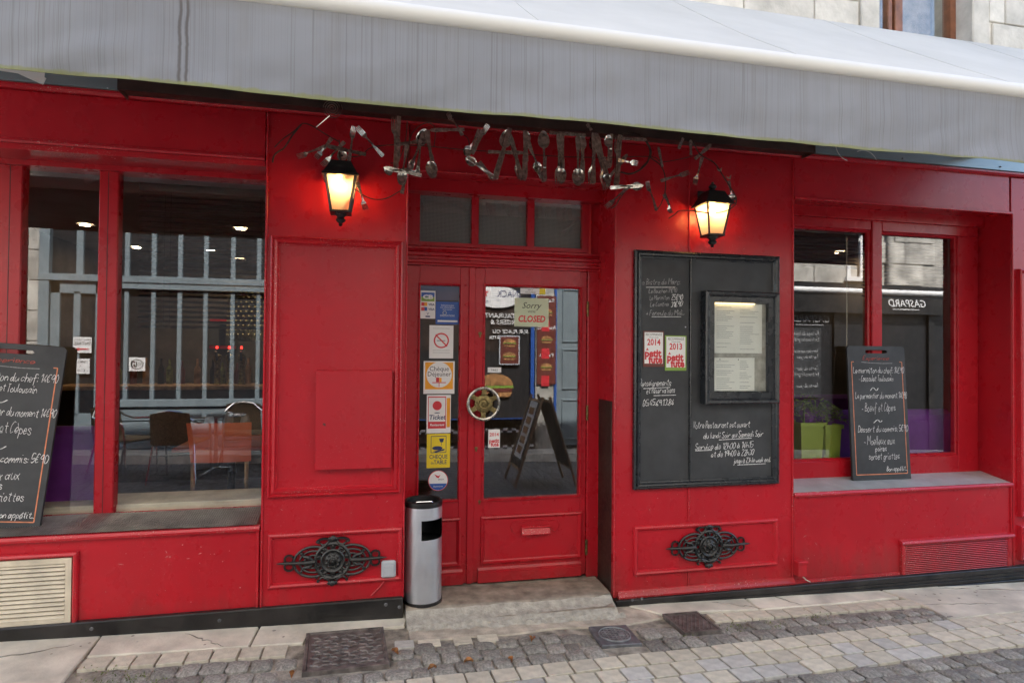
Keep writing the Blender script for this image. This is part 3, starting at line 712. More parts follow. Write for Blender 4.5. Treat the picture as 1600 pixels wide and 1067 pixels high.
# knocks and scratches in the paint
rg = random.Random(41)
for sx0, sx1, sz0, sz1, par, n_, yy in ((-1.4, -.64, .08, .48, sr, 24, .0045), (2.86, 4.6, .0, .52, sr2, 44, .0045), (-.54, .15, .49, .65, pilL, 7, -.002), (1.56, 2.75, -.02, .60, pilR, 22, -.002)):
    for k in range(n_):
        x, z = rg.uniform(sx0, sx1), rg.uniform(sz0, sz1); a = rg.uniform(-1.2, 1.2); l = rg.choice((.004, .005, .005, .006, .007, .008, .018, .03)); w_ = .0018 if l > .015 else l * .7
        dx, dz = math.cos(a) * l / 2, math.sin(a) * l / 2; nx, nz = -math.sin(a) * w_ / 2, math.cos(a) * w_ / 2
        q = MB(); q.prism([(x - dx, z - dz), (x + nx * 1.1, z + nz * 1.1), (x + dx, z + dz), (x - nx, z - nz)], yy, yy + .003); part('paint_chip', q, CHIP if k % 4 else WIRE, par)
# sills: ribbed aluminium on the left, zinc sheets on the right
mb = MB(); n = 330
def sl(u, v):
    x = -2.6 + u * (XP0 - .02 + 2.6); y = .0 + v * .235
    return (x, y + .012 * mnoise.noise((x * 2.2, 3, 0)) * (v > .5), .523 + v * .042 + (.0035 if int(round(u * n)) % 2 else 0) + .006 * mnoise.noise((x * 3.1, v * 2, 0)))
mb.grid(sl, n, 3); part('ribbed_sill', mb, ALU, bld)
mb = MB(); mb.box(-2.6, XP0 - .008, .01, .3, .44, .515); part('sill_bed', mb, RED2, bld)
x = XP2 + .006
for l in (.40, .42, .41, .40, .22):
    x1 = min(x + l, XR - .004); mb = MB()
    mb.add([(x + .001, -.002, .556), (x1 - .001, -.002, .556), (x1 - .001, .24, .598), (x + .001, .24, .598), (x + .001, -.002, .53), (x1 - .001, -.002, .53), (x1 - .001, .24, .53), (x + .001, .24, .53)], [(0, 1, 2, 3), (4, 5, 1, 0), (5, 6, 2, 1), (6, 7, 3, 2), (7, 4, 0, 3)])
    part('zinc_sheet', mb, ZINC, bld); x = x1
# vent grilles
mb = MB(); mb.frame(-2.4, -1.486, .04, .432, [(0, 0), (.004, .016), (.014, .022), (.022, .016), (.026, 0), (.028, -.03)]); gl = part('vent_grille', mb, REDTRIM, bld)
mb = MB(); mb.frame(-2.37, -1.516, .06, .402, [(0, 0), (0, .010), (.028, .010), (.030, -.02)], -.001); part('grille_frame', mb, CREAM, gl)
for k in range(13):
    z = .088 + k * .0225; mb = MB(); mb.extrude_x([(-.008, z), (-.010, z + .003), (.004, z + .019), (.006, z + .016)], -2.34, -1.547); part('slat', mb, CREAM, gl)
mb = MB(); mb.box(-2.36, -1.53, .0022, .004, .07, .40); part('grille_back', mb, DARKW, gl)
x0, x1 = 3.672, 4.640
mb = MB()
for a in ((x0, x0 + .03, -.075, .172), ): mb.box(a[0], a[1], -.016, .01, a[2], a[3], .004)
mb.extrude_x([(.01, .160), (-.028, .160), (-.034, .17), (-.026, .183), (.01, .19)], x0 - .012, x1 + .012); gr = part('vent_grille', mb, REDTRIM, bld)
for k in range(17):
    z = -.065 + k * .0133; mb = MB(); mb.extrude_x([(-.004, z), (-.014, z + .001), (-.012, z + .005), (-.002, z + .0075)], x0 + .03, x1 - .035); part('slat', mb, REDTRIM, gr)
mb = MB(); mb.box(x1 - .035, x1, -.016, .01, -.07, .158, .003); part('grille_stile', mb, RED2, gr); mb = MB(); mb.box(x0 + .03, x1 - .035, .0, .0045, -.07, .158); part('grille_back', mb, MAROON, gr)
# ------------------------------------------------------------------ shop windows
def pane(mbx, parent, name='pane', lab=None):
    q = MB(); q.box(*mbx); q.m = [1] * 6; q.m[2] = 0
    return part(name, q, [GLASS, CLEAR], parent, label=lab)
YW = .26
mb = MB()
for a in ((-2.6, -1.895), (-1.518, -1.417)): mb.box(a[0], a[1], YW - .02, YW + .05, .52, 2.6, .006)
mb.box(-2.6, XP0, YW - .018, YW + .05, 2.508, 2.60, .004); mb.box(-2.6, XP0, YW - .010, YW + .05, .50, .560, .004)
mb.box(XP0 - .012, XP0 + .05, YW - .02, YW + .05, .52, 2.6, .004)
wl = part('shop_window', mb, RED2, bld)
for xx in (-1.47, -1.955): q = MB(); q.box(xx - .0015, xx + .0015, YW - .0215, YW - .018, .56, 2.51); part('joint_line', q, BLACKW, wl)
pane((-1.897, -1.516, YW + .02, YW + .026, .555, 2.512), wl); pane((-1.419, XP0 - .002, YW + .02, YW + .026, .555, 2.512), wl)
mb = MB(); mb.box(-2.6, XP0, YW + .03, YW + .34, .50, .600, .004); part('inner_ledge', mb, CREAM, wl)
mb = MB()
mb.box(3.650, 3.741, YW - .03, YW + .05, .59, 2.56, .006); mb.box(XP2, 3.65, YW - .022, YW + .05, 2.432, 2.57, .005); mb.box(3.741, 4.63, YW - .028, YW + .05, 2.425, 2.525, .005)
mb.box(XP2, 3.65, YW - .022, YW + .05, .59, .715, .005); mb.box(3.741, 4.445, YW - .022, YW + .05, .59, .728, .005); mb.box(4.445, 4.63, YW - .022, YW + .05, .59, 2.425, .005); mb.box(XP2 - .03, XP2 + .012, YW - .02, YW + .05, .59, 2.5, .004)
wr = part('shop_window', mb, RED2, bld)
for a, b, c_, d_ in ((XP2 + .012, 3.650, .715, 2.432), (3.741, 4.445, .728, 2.425)):
    q = MB(); q.frame(a, b, c_, d_, [(0, 0), (.0, .01), (.010, .012), (.018, .002), (.018, -.02)], YW - .0); part('glazing_bead', q, RED2, wr)
    pane((a + .002, b - .002, YW + .02, YW + .026, c_ + .002, d_ - .002), wr)
mb = MB(); mb.box(XR - .01, XR + .06, .30, YW + .06, .5, 2.6); mb.box(4.63, XR + .03, YW, YW + .05, .5, 2.6); part('reveal_post', mb, RED2, bld)
# ------------------------------------------------------------------ door case
YD = .29
mb = MB(); mb.box(XP1 - .02, XD1 + .02, YD - .005, YD + .07, 2.505, 2.64); mb.box(XP1 - .02, XD1 + .02, YD - .005, YD + .07, 2.16, 2.196)
for a in ((XP1 - .02, .292), (.626, .673), (1.0, 1.048), (1.385, XD1 + .02)): mb.box(a[0], a[1], YD - .0052, YD + .07, 2.19, 2.51, .002)
tr = part('transom_window', mb, RED2, bld)
mb = MB(); mb.frame(.0, 1.45, 2.15, 2.575, [(0, -.01), (0, .016), (.010, .020), (.018, .010), (.022, .004)], YD); part('transom_moulding', mb, RED2, tr)
for a, b in ((.292, .626), (.673, 1.0), (1.048, 1.385)):
    pane((a, b, YD + .02, YD + .024, 2.194, 2.507), tr); q = MB(); q.box(a, b, YD + .034, YD + .036, 2.194, 2.507); part('perforated_grille', q, GRILLE, tr)
mb = MB(); mb.extrude_x([(YD + .05, 2.045), (YD - .012, 2.045), (YD - .014, 2.056), (YD - .026, 2.062), (YD - .028, 2.078), (YD - .016, 2.084), (YD - .018, 2.100), (YD - .038, 2.106), (YD - .042, 2.122), (YD - .026, 2.130), (YD - .022, 2.142), (YD - .034, 2.148), (YD - .034, 2.160), (YD + .05, 2.163)], XP1 - .02, XD1 + .02); part('transom_bar', mb, RED2, tr)
mb = MB(); mb.box(1.425, XD1 + .02, YD - .012, YD + .07, -.01, 2.045, .004); part('door_jamb', mb, RED2, bld)
mb = MB(); mb.box(XD1 + .0005, XD1 + .02, .03, YD - .014, -.02, 1.19); mb.box(XD1 - .004, XD1 + .002, .028, .26, -.02, 1.185, .002); part('reveal_board', mb, DARKW, bld)
def leaf(x0, x1, gx0, gx1, gz0, gz1):
    mb = MB(); y0, y1 = YD, YD + .05
    mb.box(x0, gx0, y0, y1, .004, 2.043, .004); mb.box(gx1, x1, y0, y1, .004, 2.043, .004)
    mb.box(gx0, gx1, y0 + .0005, y1, gz1, 2.043); mb.box(gx0, gx1, y0 + .0005, y1, .004, gz0)
    d = part('door', mb, RED2, bld)
    q = MB(); q.frame(gx0 - .012, gx1 + .012, gz0 - .012, gz1 + .012, [(0, 0), (.001, .010), (.008, .012), (.014, .004), (.016, -.02)], y0); part('glazing_bead', q, RED2, d)
    pane((gx0 + .001, gx1 - .001, y0 + .022, y0 + .028, gz0 + .001, gz1 - .001), d)
    px0, px1 = gx0 - .018, gx1 + .018
    q = MB(); q.frame(px0, px1, .118, .430, [(0, 0), (.003, .014), (.012, .018), (.02, .008), (.026, .004), (.028, 0)], y0); part('panel_moulding', q, RED2, d)
    q = MB(); q.extrude_x([(y0 + .01, .006), (y0 - .022, .006), (y0 - .022, .068), (y0 - .014, .074), (y0 - .014, .084), (y0 - .004, .098), (y0 + .01, .10)], x0 + .045, x1 - .035); part('kick_board', q, RED2, d)
    return d
dl = leaf(XP1 - .02, .622, .299, .556, .54, 1.921)
dr = leaf(.642, 1.422, .721, 1.375, .536, 1.927)
mb = MB(); mb.box(.612, .655, YD - .014, YD + .004, .004, 2.042, .004); part('cover_strip', mb, RED2, dr)
for z in (1.925, 1.80, .31, .19):
    p = (.592, YD, z); q = MB(); q.lathe([(.009, -.001), (.009, .003), (.006, .006), (0.002, .007)], p, 'y', 10); part('screw_cap', q, RED2, dl)
def wheel():
    cx_, cz_, y = .704, 1.163, YD - .07
    q = MB(); q.tube([(cx_ + .100 * math.cos(a * math.pi / 18), y, cz_ + .100 * math.sin(a * math.pi / 18)) for a in range(36)], .0105, 8, True); part('handwheel_rim', q, WORNCH, dr, True)
    q = MB(); q.lathe([(.056, -.002), (.058, .006), (.052, .010), (.034, .012), (.032, .018), (.026, .018), (.024, .012), (.014, .014), (.012, .024), (.004, .024)], (cx_, y, cz_), 'y', 24)
    for k in range(6):
        a = k * math.pi / 3 + R(28); d_ = Vector((math.cos(a), 0, math.sin(a))); n_ = Vector((-math.sin(a), 0, math.cos(a))); c0 = Vector((cx_, y, cz_))
        pts = [c0 + d_ * .048 - n_ * .019, c0 + d_ * .048 + n_ * .019, c0 + d_ * .072 + n_ * .013, c0 + d_ * .093 + n_ * .019, c0 + d_ * .093 - n_ * .019, c0 + d_ * .072 - n_ * .013]
        q.prism([(p.x, p.z) for p in pts], y - .006, y + .008)
    q.tube([(cx_, y, cz_), (cx_, YD, cz_)], .016, 12); part('handwheel_hub', q, BRASS, dr, True, R(30))
wheel()
for px, py, r_ in ((750, 521, .012), (744, 700, .010), (749, 783, .009)):
    p = PV(px, py, YD); q = MB(); q.lathe([(r_, -.001), (r_, .005), (r_ * .7, .007), (r_ * .5, .004)], tuple(p), 'y', 12); q.box(p.x - r_ * .45, p.x + r_ * .45, YD - .006, YD, p.z - r_ * 2.2, p.z, .002); part('lock_cylinder', q, BRASS, dr)
x0, z0 = P(812, 831, YD); x1, z1 = P(862, 819, YD)
q = MB(); q.extrude_x([(YD, .300), (YD - .03, .296), (YD - .032, .302), (YD - .012, .345), (YD, .35)], .975, 1.168); q.box(.970, 1.173, YD - .024, YD, .338, .352, .004); ls = part('letter_slot', q, REDTRIM, dr)
pts = []
for sgn in (1, -1):
    pts.append([(1.072 + sgn * a, YD - .002, z) for a, z in ((0, .392), (.05, .388), (.09, .375), (.12, .385), (.155, .378), (.168, .352), (.158, .322), (.135, .305), (.112, .318), (.10, .33))])
q = MB(); [q.tube(p, .0035, 5) for p in pts]; part('letter_plate_outline', q, RED2, dr)
q = MB(); put_text(q, 'Lettres', 1.072, YD - .003, .366, .03, shear=.25); part('embossed_lettering', q, REDTRIM, dr)
for z in (1.79, 1.09, .19):
    q = MB(); q.tube([(1.424, YD - .012, z - .05), (1.424, YD - .012, z + .05)], .009, 8); part('hinge', q, BRASS, dr)
# doorstep
step = MB()
def stp(u, v):
    x = .212 + u * (1.50 - .212); prof = [(.30, .003), (.13, .002), (-.018, .0), (-.034, -.010), (-.075, -.032), (-.140, -.050), (-.178, -.085), (-.186, -.16)]
    t = v * (len(prof) - 1); i = min(int(t), len(prof) - 2); t -= i
    y = prof[i][0] * (1 - t) + prof[i + 1][0] * t; z = prof[i][1] * (1 - t) + prof[i + 1][1] * t
    z -= .012 * u + .004 * math.sin(u * math.pi) * (v < .4)
    rough = min(1, max(0, v * 7 - 2.2)); n_ = mnoise.noise((x * 7, y * 9, 1)) * .022 + mnoise.noise((x * 22, y * 22, 5)) * .008
    e = 0
    if u > .93 and v > .3: e = (u - .93) * .5
    return (x + (.02 * mnoise.noise((y * 9, 0, 3)) - .02 if u > .999 else 0), y + n_ * rough + e, z + n_ * rough * .5)
step.grid(stp, 90, 42, flip=True); step.m = [0 if (i // 90) < 16 else 1 for i in range(len(step.f))]
step.box(.23, 1.47, -.12, .28, -.2, -.05)
part('doorstep', step, [STEPT, STEPST], bld, True)
mb = MB()   # crumbled mortar at the foot of the step
mb.grid(lambda u, v: (.22 + u * 1.29, -.172 - v * .034 - .022 * mnoise.noise((u * 19, 2, v * .5)) - .01 * mnoise.noise((u * 60, 5, v)), gz(.22 + u * 1.3) + .014 * (1 - v) + .012 * mnoise.noise((u * 40, v * 4, 7)) - .010 * v), 160, 6, flip=True); part('mortar_fillet', mb, STEPST, bld, True)
# ------------------------------------------------------------------ rooms behind the glass
inn = MB(); inn.box(-3.6, 6.0, .42, 6.4, -.02, .0); part('room_floor', inn, FLOORI, bld)
inn = MB(); inn.box(-3.6, 6.0, .40, 6.4, 2.78, 2.82); part('room_ceiling', inn, CEIL, bld)
inn = MB(); inn.box(-3.6, 6.0, 6.4, 6.5, 0, 2.8); inn.box(-3.7, -3.6, .3, 6.5, 0, 2.8); inn.box(6.0, 6.1, .3, 6.5, 0, 2.8)
inn.box(XP0 + .03, XP1 - .03, .30, .42, 0, 2.8); inn.box(XD1 + .03, XP2 - .03, .302, .42, 0, 2.8); inn.box(1.56, 1.66, .42, 4.5, 0, 2.78)
inn.box(-3.6, 6.0, .34, .42, 2.6, 2.80); part('room_wall', inn, DARKROOM, bld)
# ================================================================== AWNING
YV, AX0, AX1 = -1.30, -2.95, 5.0
aw = thing('awning', 'pale grey fabric awning with a stained hanging valance over the restaurant front', 'awning', (1, 0, 3.8))
def canopy(u, v):
    x = AX0 + u * (AX1 - AX0); s = .018 * math.sin(math.pi * v)
    return (x, .02 + v * (YV - .02), 3.83 - v * (3.83 - 2.828) - s - .006 * mnoise.noise((x * .8, v * 3, 0)) * math.sin(math.pi * v))
mb = MB(); mb.grid(canopy, 90, 12, flip=True); n0 = len(mb.v); k = len(mb.f)
mb.add([(x, y, z - .003) for x, y, z in mb.v], [tuple(reversed(f)) for f in mb.f[:k]]); cn = part('canopy_cloth', mb, CANOPY, aw, True)
for xs in (-1.75, -.55, .65, 1.85, 3.05, 4.25):
    q = MB(); q.tube([Vector(canopy((xs - AX0) / (AX1 - AX0), v / 12)) + Vector((0, 0, .0005)) for v in range(13)], .0018, 4, flat=1, cap=True); part('seam', q, CANOPY, cn)
mb = MB(); prof = [(.024 + .052 * math.cos(a * math.pi / 9), .052 * math.sin(a * math.pi / 9)) for a in range(18)]
mb.tube([(AX0, YV + .014, 2.792), (AX1, YV + .014, 2.792)], .043, 20); part('front_rail', mb, RAIL, aw, True)
for x_ in (AX0 - .006, AX1 + .006):
    q = MB(); q.tube([(x_ - .006, YV + .014, 2.792), (x_ + .006, YV + .014, 2.792)], .047, 16); part('rail_end_cap', q, WHITE, aw)
def val(u, v, off=0):
    x = AX0 + u * (AX1 - AX0); z = 2.757 - v * (.325 + .006 * mnoise.noise((x * 1.3, 8, 0)))
    w_ = .022 * mnoise.noise((x * 1.7, v * 1.4, 0)) + .010 * mnoise.noise((x * 5 + v * 2, v * 2.5, 4)) + .006 * abs(mnoise.noise((x * 2.6 - v * 1.6, v * 3.0, 14))) + .0012 * mnoise.noise((x * 45, v * 1.0, 9))
    return (x, YV - .012 + w_ * v * 1.2 + off, z)
mb = MB(); mb.grid(lambda u, v: val(u, v), 700, 14, flip=False); mb.grid(lambda u, v: val(u, v, .003), 700, 14, flip=True); part('valance', mb, VAL, aw, True)
for x_ in (-2.2, 4.35):
    q = MB(); q.tube([(x_, -.02, 2.98), (x_ + (.55 if x_ < 0 else -.55), -.62, 2.88), (x_, YV + .06, 2.81)], .026, 8); part('folding_arm', q, WHITE, aw)
# ================================================================== SIGN PANELS beside the housing
mb = MB(); mb.box(-3.4, -1.297, -.042, -.036, 2.866, 3.34, .001); s1 = single('sign_panel', mb, SIGNM, 'blue grey metal sign panel on the fascia above the left shop window', 'sign')
q = MB()
for a, b, w_ in (((0, 104), (70, 115), .045), ((22, 106), (70, 128), .040)):
    p0, p1 = PV(a[0], a[1], -.044), PV(b[0], b[1], -.044); ribs = [Vector((p0.x, p0.z)), Vector((p1.x, p1.z))]; t_ = MB(); ribbon(t_, ribs, w_, 0); q.add([(x, -.0435 - .0004 * (b[1] > 120), z) for x, z, _ in t_.v], t_.f)
part('painted_letter', q, PALEGR if False else WHITE, s1)
p = PV(168, 138, -.044); q = MB(); q.lathe([(.004, 0), (.004, .003), (.001, .004)], (p.x, -.042, p.z), 'y', 8); part('rivet', q, STEEL, s1)
mb = MB(); mb.box(2.86, 5.6, -.042, -.036, 2.868, 3.30, .001); s2 = single('sign_panel', mb, SIGNM, 'blue grey metal sign panel on the fascia above the right shop window', 'sign')
q = MB()
for c_, r_, a0, a1 in (((1328, 226), .115, 140, 260), ((1350, 262), .12, 30, 120), ((1336, 222), .045, 190, 330)):
    c = PV(c_[0], c_[1], -.044); pts = [Vector((c.x + r_ * math.cos(R(a)), c.z + r_ * math.sin(R(a)))) for a in range(a0, a1 + 1, 8)]
    t_ = MB(); ribbon(t_, pts, .006, 0); q.add([(x, -.0435, z) for x, z, _ in t_.v], t_.f)
part('painted_scroll', q, WHITE, s2)
for px, py in ((1255, 235), (1410, 248), (1563, 261)):
    p = PV(px, py, -.044); q = MB(); q.lathe([(.006, 0), (.006, .006), (.002, .008)], (p.x, -.042, p.z), 'y', 8); part('rivet', q, RUST, s2)
# ================================================================== CUTLERY SIGN
cut = thing('cutlery_sign', 'sculpted sign spelling the restaurant name in welded forks, spoons and knives', 'sign', (.9, -.16, 2.6))
def flatbar(mb, st, n=8):      # st = (x along, half width, z lift, half thickness)
    vs = []
    for x, w_, z, t_ in st: vs += [(x, -w_, z - t_), (x, w_, z - t_), (x, w_, z + t_), (x, -w_, z + t_)]
    fs = [(0, 3, 2, 1), tuple(4 * (len(st) - 1) + k for k in range(4))]
    for i in range(len(st) - 1):
        for k in range(4): fs.append((4 * i + k, 4 * i + (k + 1) % 4, 4 * i + 4 + (k + 1) % 4, 4 * i + 4 + k))
    mb.add(vs, fs)
HANDLE = [(0, .035, 0, .007), (.03, .047, 0, .008), (.16, .040, .01, .008), (.38, .020, .03, .010), (.56, .018, .02, .010), (.66, .024, 0, .009)]
mb = MB(); flatbar(mb, HANDLE + [(.70, .05, -.02, .008), (.76, .062, -.035, .007)])
for k in range(4): yo = -.048 + k * .032; t_ = MB(); flatbar(t_, [(.755, .012, -.035, .006), (.88, .0115, -.015, .006), (1.0, .005, .03, .004)]); mb.add([(x, y + yo, z) for x, y, z in t_.v], t_.f)
FORK = mb.mesh('fork', CUTL, True, R(40))
mb = MB(); flatbar(mb, HANDLE)
def bowl(u, v):
    a = u * 2 * math.pi; r_ = v; x = .82 + .18 * r_ * math.cos(a) ; y = .105 * r_ * math.sin(a) * (1 - .18 * math.cos(a)); return (x, y, -.05 * (1 - r_ * r_))
mb.grid(bowl, 20, 5); mb.grid(lambda u, v: (lambda p: (p[0], p[1], p[2] - .008))(bowl(u, v)), 20, 5); SPOON = mb.mesh('spoon', CUTL, True, R(40))
mb = MB(); flatbar(mb, [(0, .036, 0, .014), (.03, .042, 0, .016), (.42, .032, 0, .016), (.45, .030, 0, .008), (.52, .045, 0, .006), (.85, .048, 0, .005), (.95, .036, 0, .004), (1, .008, 0, .003)]); KNIFE = mb.mesh('knife', CUTL)
def piece(kind, a, b, Y=-.165, roll=0, dx=0, wide=1.0):
    me = {'f': FORK, 's': SPOON, 'k': KNIFE}[kind]; pa, pb = PV(a[0], a[1], Y), PV(b[0], b[1], Y + rnd.uniform(-.012, .012))
    d = pb - pa; L = d.length; x_ = d.normalized(); n_ = Vector((0, -1, 0)); n_ = (n_ - x_ * n_.dot(x_)).normalized()
    q = Matrix.Rotation(roll, 3, x_); n_ = q @ n_; y_ = n_.cross(x_)
    pa = pa + x_.cross(Vector((0, -1, 0))) * dx
    wd = min(1.0, .19 / L) * wide * 1.0
    M = Matrix((x_ * L, y_ * max(.20, L * .9) * 1.25, n_ * .2)).transposed().to_4x4(); M.translation = pa - cut.location
    o = bpy.data.objects.new({'f': 'fork', 's': 'spoon', 'k': 'knife'}[kind], me); COL.objects.link(o); o.parent = cut; o.matrix_local = M
def A(x, y): return (400 + x / 3.81, 140 + y / 3.81)
def B(x, y): return (760 + x / 3.81, 140 + y / 3.81)
def cw(fn, pts, r_=.0035, Y=-.16, name='wire'):
    P3 = [PV(*fn(*p), Y) for p in pts]; q = MB(); out = []
    for i in range(len(P3) - 1):
        p0, p1, p2, p3 = P3[max(i - 1, 0)], P3[i], P3[i + 1], P3[min(i + 2, len(P3) - 1)]
        for t in (0, .25, .5, .75): out.append(.5 * ((2 * p1) + (p2 - p0) * t + (2 * p0 - 5 * p1 + 4 * p2 - p3) * t * t + (3 * p1 - p0 - 3 * p2 + p3) * t ** 3))
    out.append(P3[-1]); q.tube(out, r_, 5); part(name, q, WIRE, cut, True)
for kd, fn, a, b in (
  ('f', A, (415, 340), (245, 402)), ('f', A, (450, 292), (355, 412)), ('f', A, (528, 312), (392, 455)), ('k', A, (655, 388), (412, 335)),
  ('f', A, (552, 425), (582, 222)), ('f', A, (758, 398), (602, 226)), ('s', A, (525, 560), (510, 350)), ('f', A, (600, 560), (484, 740)), ('f', A, (604, 552), (655, 720)),
  ('k', A, (850, 160), (842, 440)), ('f', A, (834, 470), (824, 165)), ('s', A, (900, 480), (765, 484)), ('s', A, (900, 330), (862, 570)), ('k', A, (985, 512), (760, 465)), ('k', A, (868, 622), (892, 500)),
  ('s', A, (905, 500), (1010, 235)), ('f', A, (1000, 250), (905, 505)), ('s', A, (1020, 240), (1052, 530)), ('k', A, (1012, 255), (1070, 522)), ('s', A, (960, 500), (985, 250)), ('k', A, (830, 330), (1040, 300)), ('s', A, (925, 490), (975, 478)),
  ('k', A, (1240, 240), (1035, 243)), ('f', A, (1230, 275), (1140, 140)), ('f', A, (1285, 385), (1380, 212)), ('s', A, (1330, 240), (1245, 395)), ('k', A, (1350, 240), (1280, 380)), ('s', A, (1415, 520), (1248, 405)), ('k', A, (1260, 400), (1415, 522)), ('f', A, (1330, 430), (1420, 540)),
  ('s', B, (55, 535), (130, 240)), ('k', B, (140, 230), (48, 540)), ('f', B, (130, 250), (205, 545)), ('k', B, (215, 540), (135, 255)), ('k', B, (10, 372), (225, 378)),
  ('k', B, (232, 245), (228, 545)), ('f', B, (245, 320), (345, 550)), ('s', B, (250, 310), (318, 500)), ('s', B, (345, 540), (340, 245)), ('k', B, (350, 400), (345, 552)), ('s', B, (238, 430), (242, 250)),
  ('k', B, (375, 258), (480, 266)), ('k', B, (590, 275), (455, 262)), ('f', B, (432, 265), (428, 568)), ('k', B, (450, 262), (452, 560)), ('s', B, (440, 300), (447, 560)),
  ('s', B, (545, 280), (545, 575)), ('k', B, (572, 290), (572, 560)), ('s', B, (560, 520), (572, 270)),
  ('f', B, (640, 260), (622, 570)), ('s', B, (635, 560), (650, 258)), ('f', B, (642, 290), (716, 598)), ('k', B, (660, 280), (730, 580)), ('s', B, (720, 470), (728, 270)), ('k', B, (745, 265), (735, 470)), ('s', B, (700, 400), (725, 560)),
  ('k', B, (795, 270), (775, 595)), ('f', B, (770, 590), (785, 280)), ('k', B, (800, 292), (955, 300)), ('k', B, (725, 530), (840, 385)), ('f', B, (780, 420), (900, 440)), ('k', B, (735, 585), (935, 572)), ('s', B, (760, 575), (930, 578)),
  ('f', B, (850, 578), (705, 705)), ('f', B, (1012, 722), (955, 548)), ('f', B, (1036, 545), (1206, 494)), ('k', B, (1046, 462), (1024, 342)), ('f', B, (1055, 625), (1102, 738)), ('f', B, (1284, 405), (1238, 570)),
  ('k', B, (1240, 416), (1338, 328)), ('k', B, (1216, 392), (1216, 300)), ('k', B, (1170, 290), (1143, 355)), ('s', B, (1440, 545), (1468, 665)), ('k', B, (625, 245), (598, 205))):
    piece(kd, fn(*a), fn(*b), roll=rnd.uniform(-.35, .35))
cw(A, ((110, 345), (160, 295), (230, 245), (275, 205), (330, 215), (420, 270), (492, 310)))
cw(A, ((270, 208), (215, 275), (170, 345), (125, 375), (105, 400), (98, 435)), .005)
cw(A, ((495, 300), (505, 420), (530, 530), (600, 600), (680, 648), (770, 650), (868, 598)))
cw(A, ((540, 400), (620, 395), (690, 345), (830, 330), (1040, 340), (1250, 360), (1500, 375)), .003)
cw(A, ((900, 480), (905, 380), (930, 260), (1010, 200), (1065, 230), (1060, 340)), .003)
cw(A, ((1225, 265), (1260, 290), (1275, 345)), .003)
cw(A, ((800, 440), (850, 420), (890, 300), (900, 190)), .003)
cw(B, ((0, 380), (220, 385), (450, 400), (700, 405), (980, 400), (1050, 432), (1225, 398), (1280, 380)), .003)
cw(B, ((795, 275), (850, 258), (920, 275), (972, 350), (965, 420), (925, 470), (860, 502), (800, 492)), .006)
cw(B, ((800, 268), (900, 262), (968, 330), (978, 400), (920, 468)), .004)
cw(B, ((975, 405), (1035, 450), (1062, 510), (1065, 600), (1040, 680), (1010, 722)), .004)
cw(B, ((1062, 610), (1085, 670), (1100, 735)), .004); cw(B, ((850, 575), (800, 640), (770, 690), (740, 708)), .004)
cw(B, ((1228, 300), (1270, 385), (1355, 435), (1400, 500), (1450, 580), (1485, 640), (1478, 690), (1420, 725), (1330, 735), (1230, 722), (1150, 722), (1120, 745), (1085, 768)), .004, -.26)
c = PV(519, 170, -.165); q = MB(); pts = [(c.x + (.006 + .0008 * k) * math.cos(k * .42), -.165, c.z + (.006 + .0008 * k) * math.sin(k * .42)) for k in range(62)]; q.tube(pts, .0022, 5); q.tube([tuple(PV(515, 181, -.165)), tuple(PV(494, 199, -.165))], .004, 6); part('spiral_whisk', q, CUTL, cut, True)
for kx, ky in ((1385, 480), (1440, 525)):
    c = PV(*B(kx, ky), -.26); q = MB(); q.prism([(c.x - .02, c.z + .012), (c.x, c.z), (c.x + .02, c.z + .02), (c.x + .014, c.z - .012), (c.x - .008, c.z - .006)], -.262, -.259); part('metal_leaf', q, CUTL, cut)
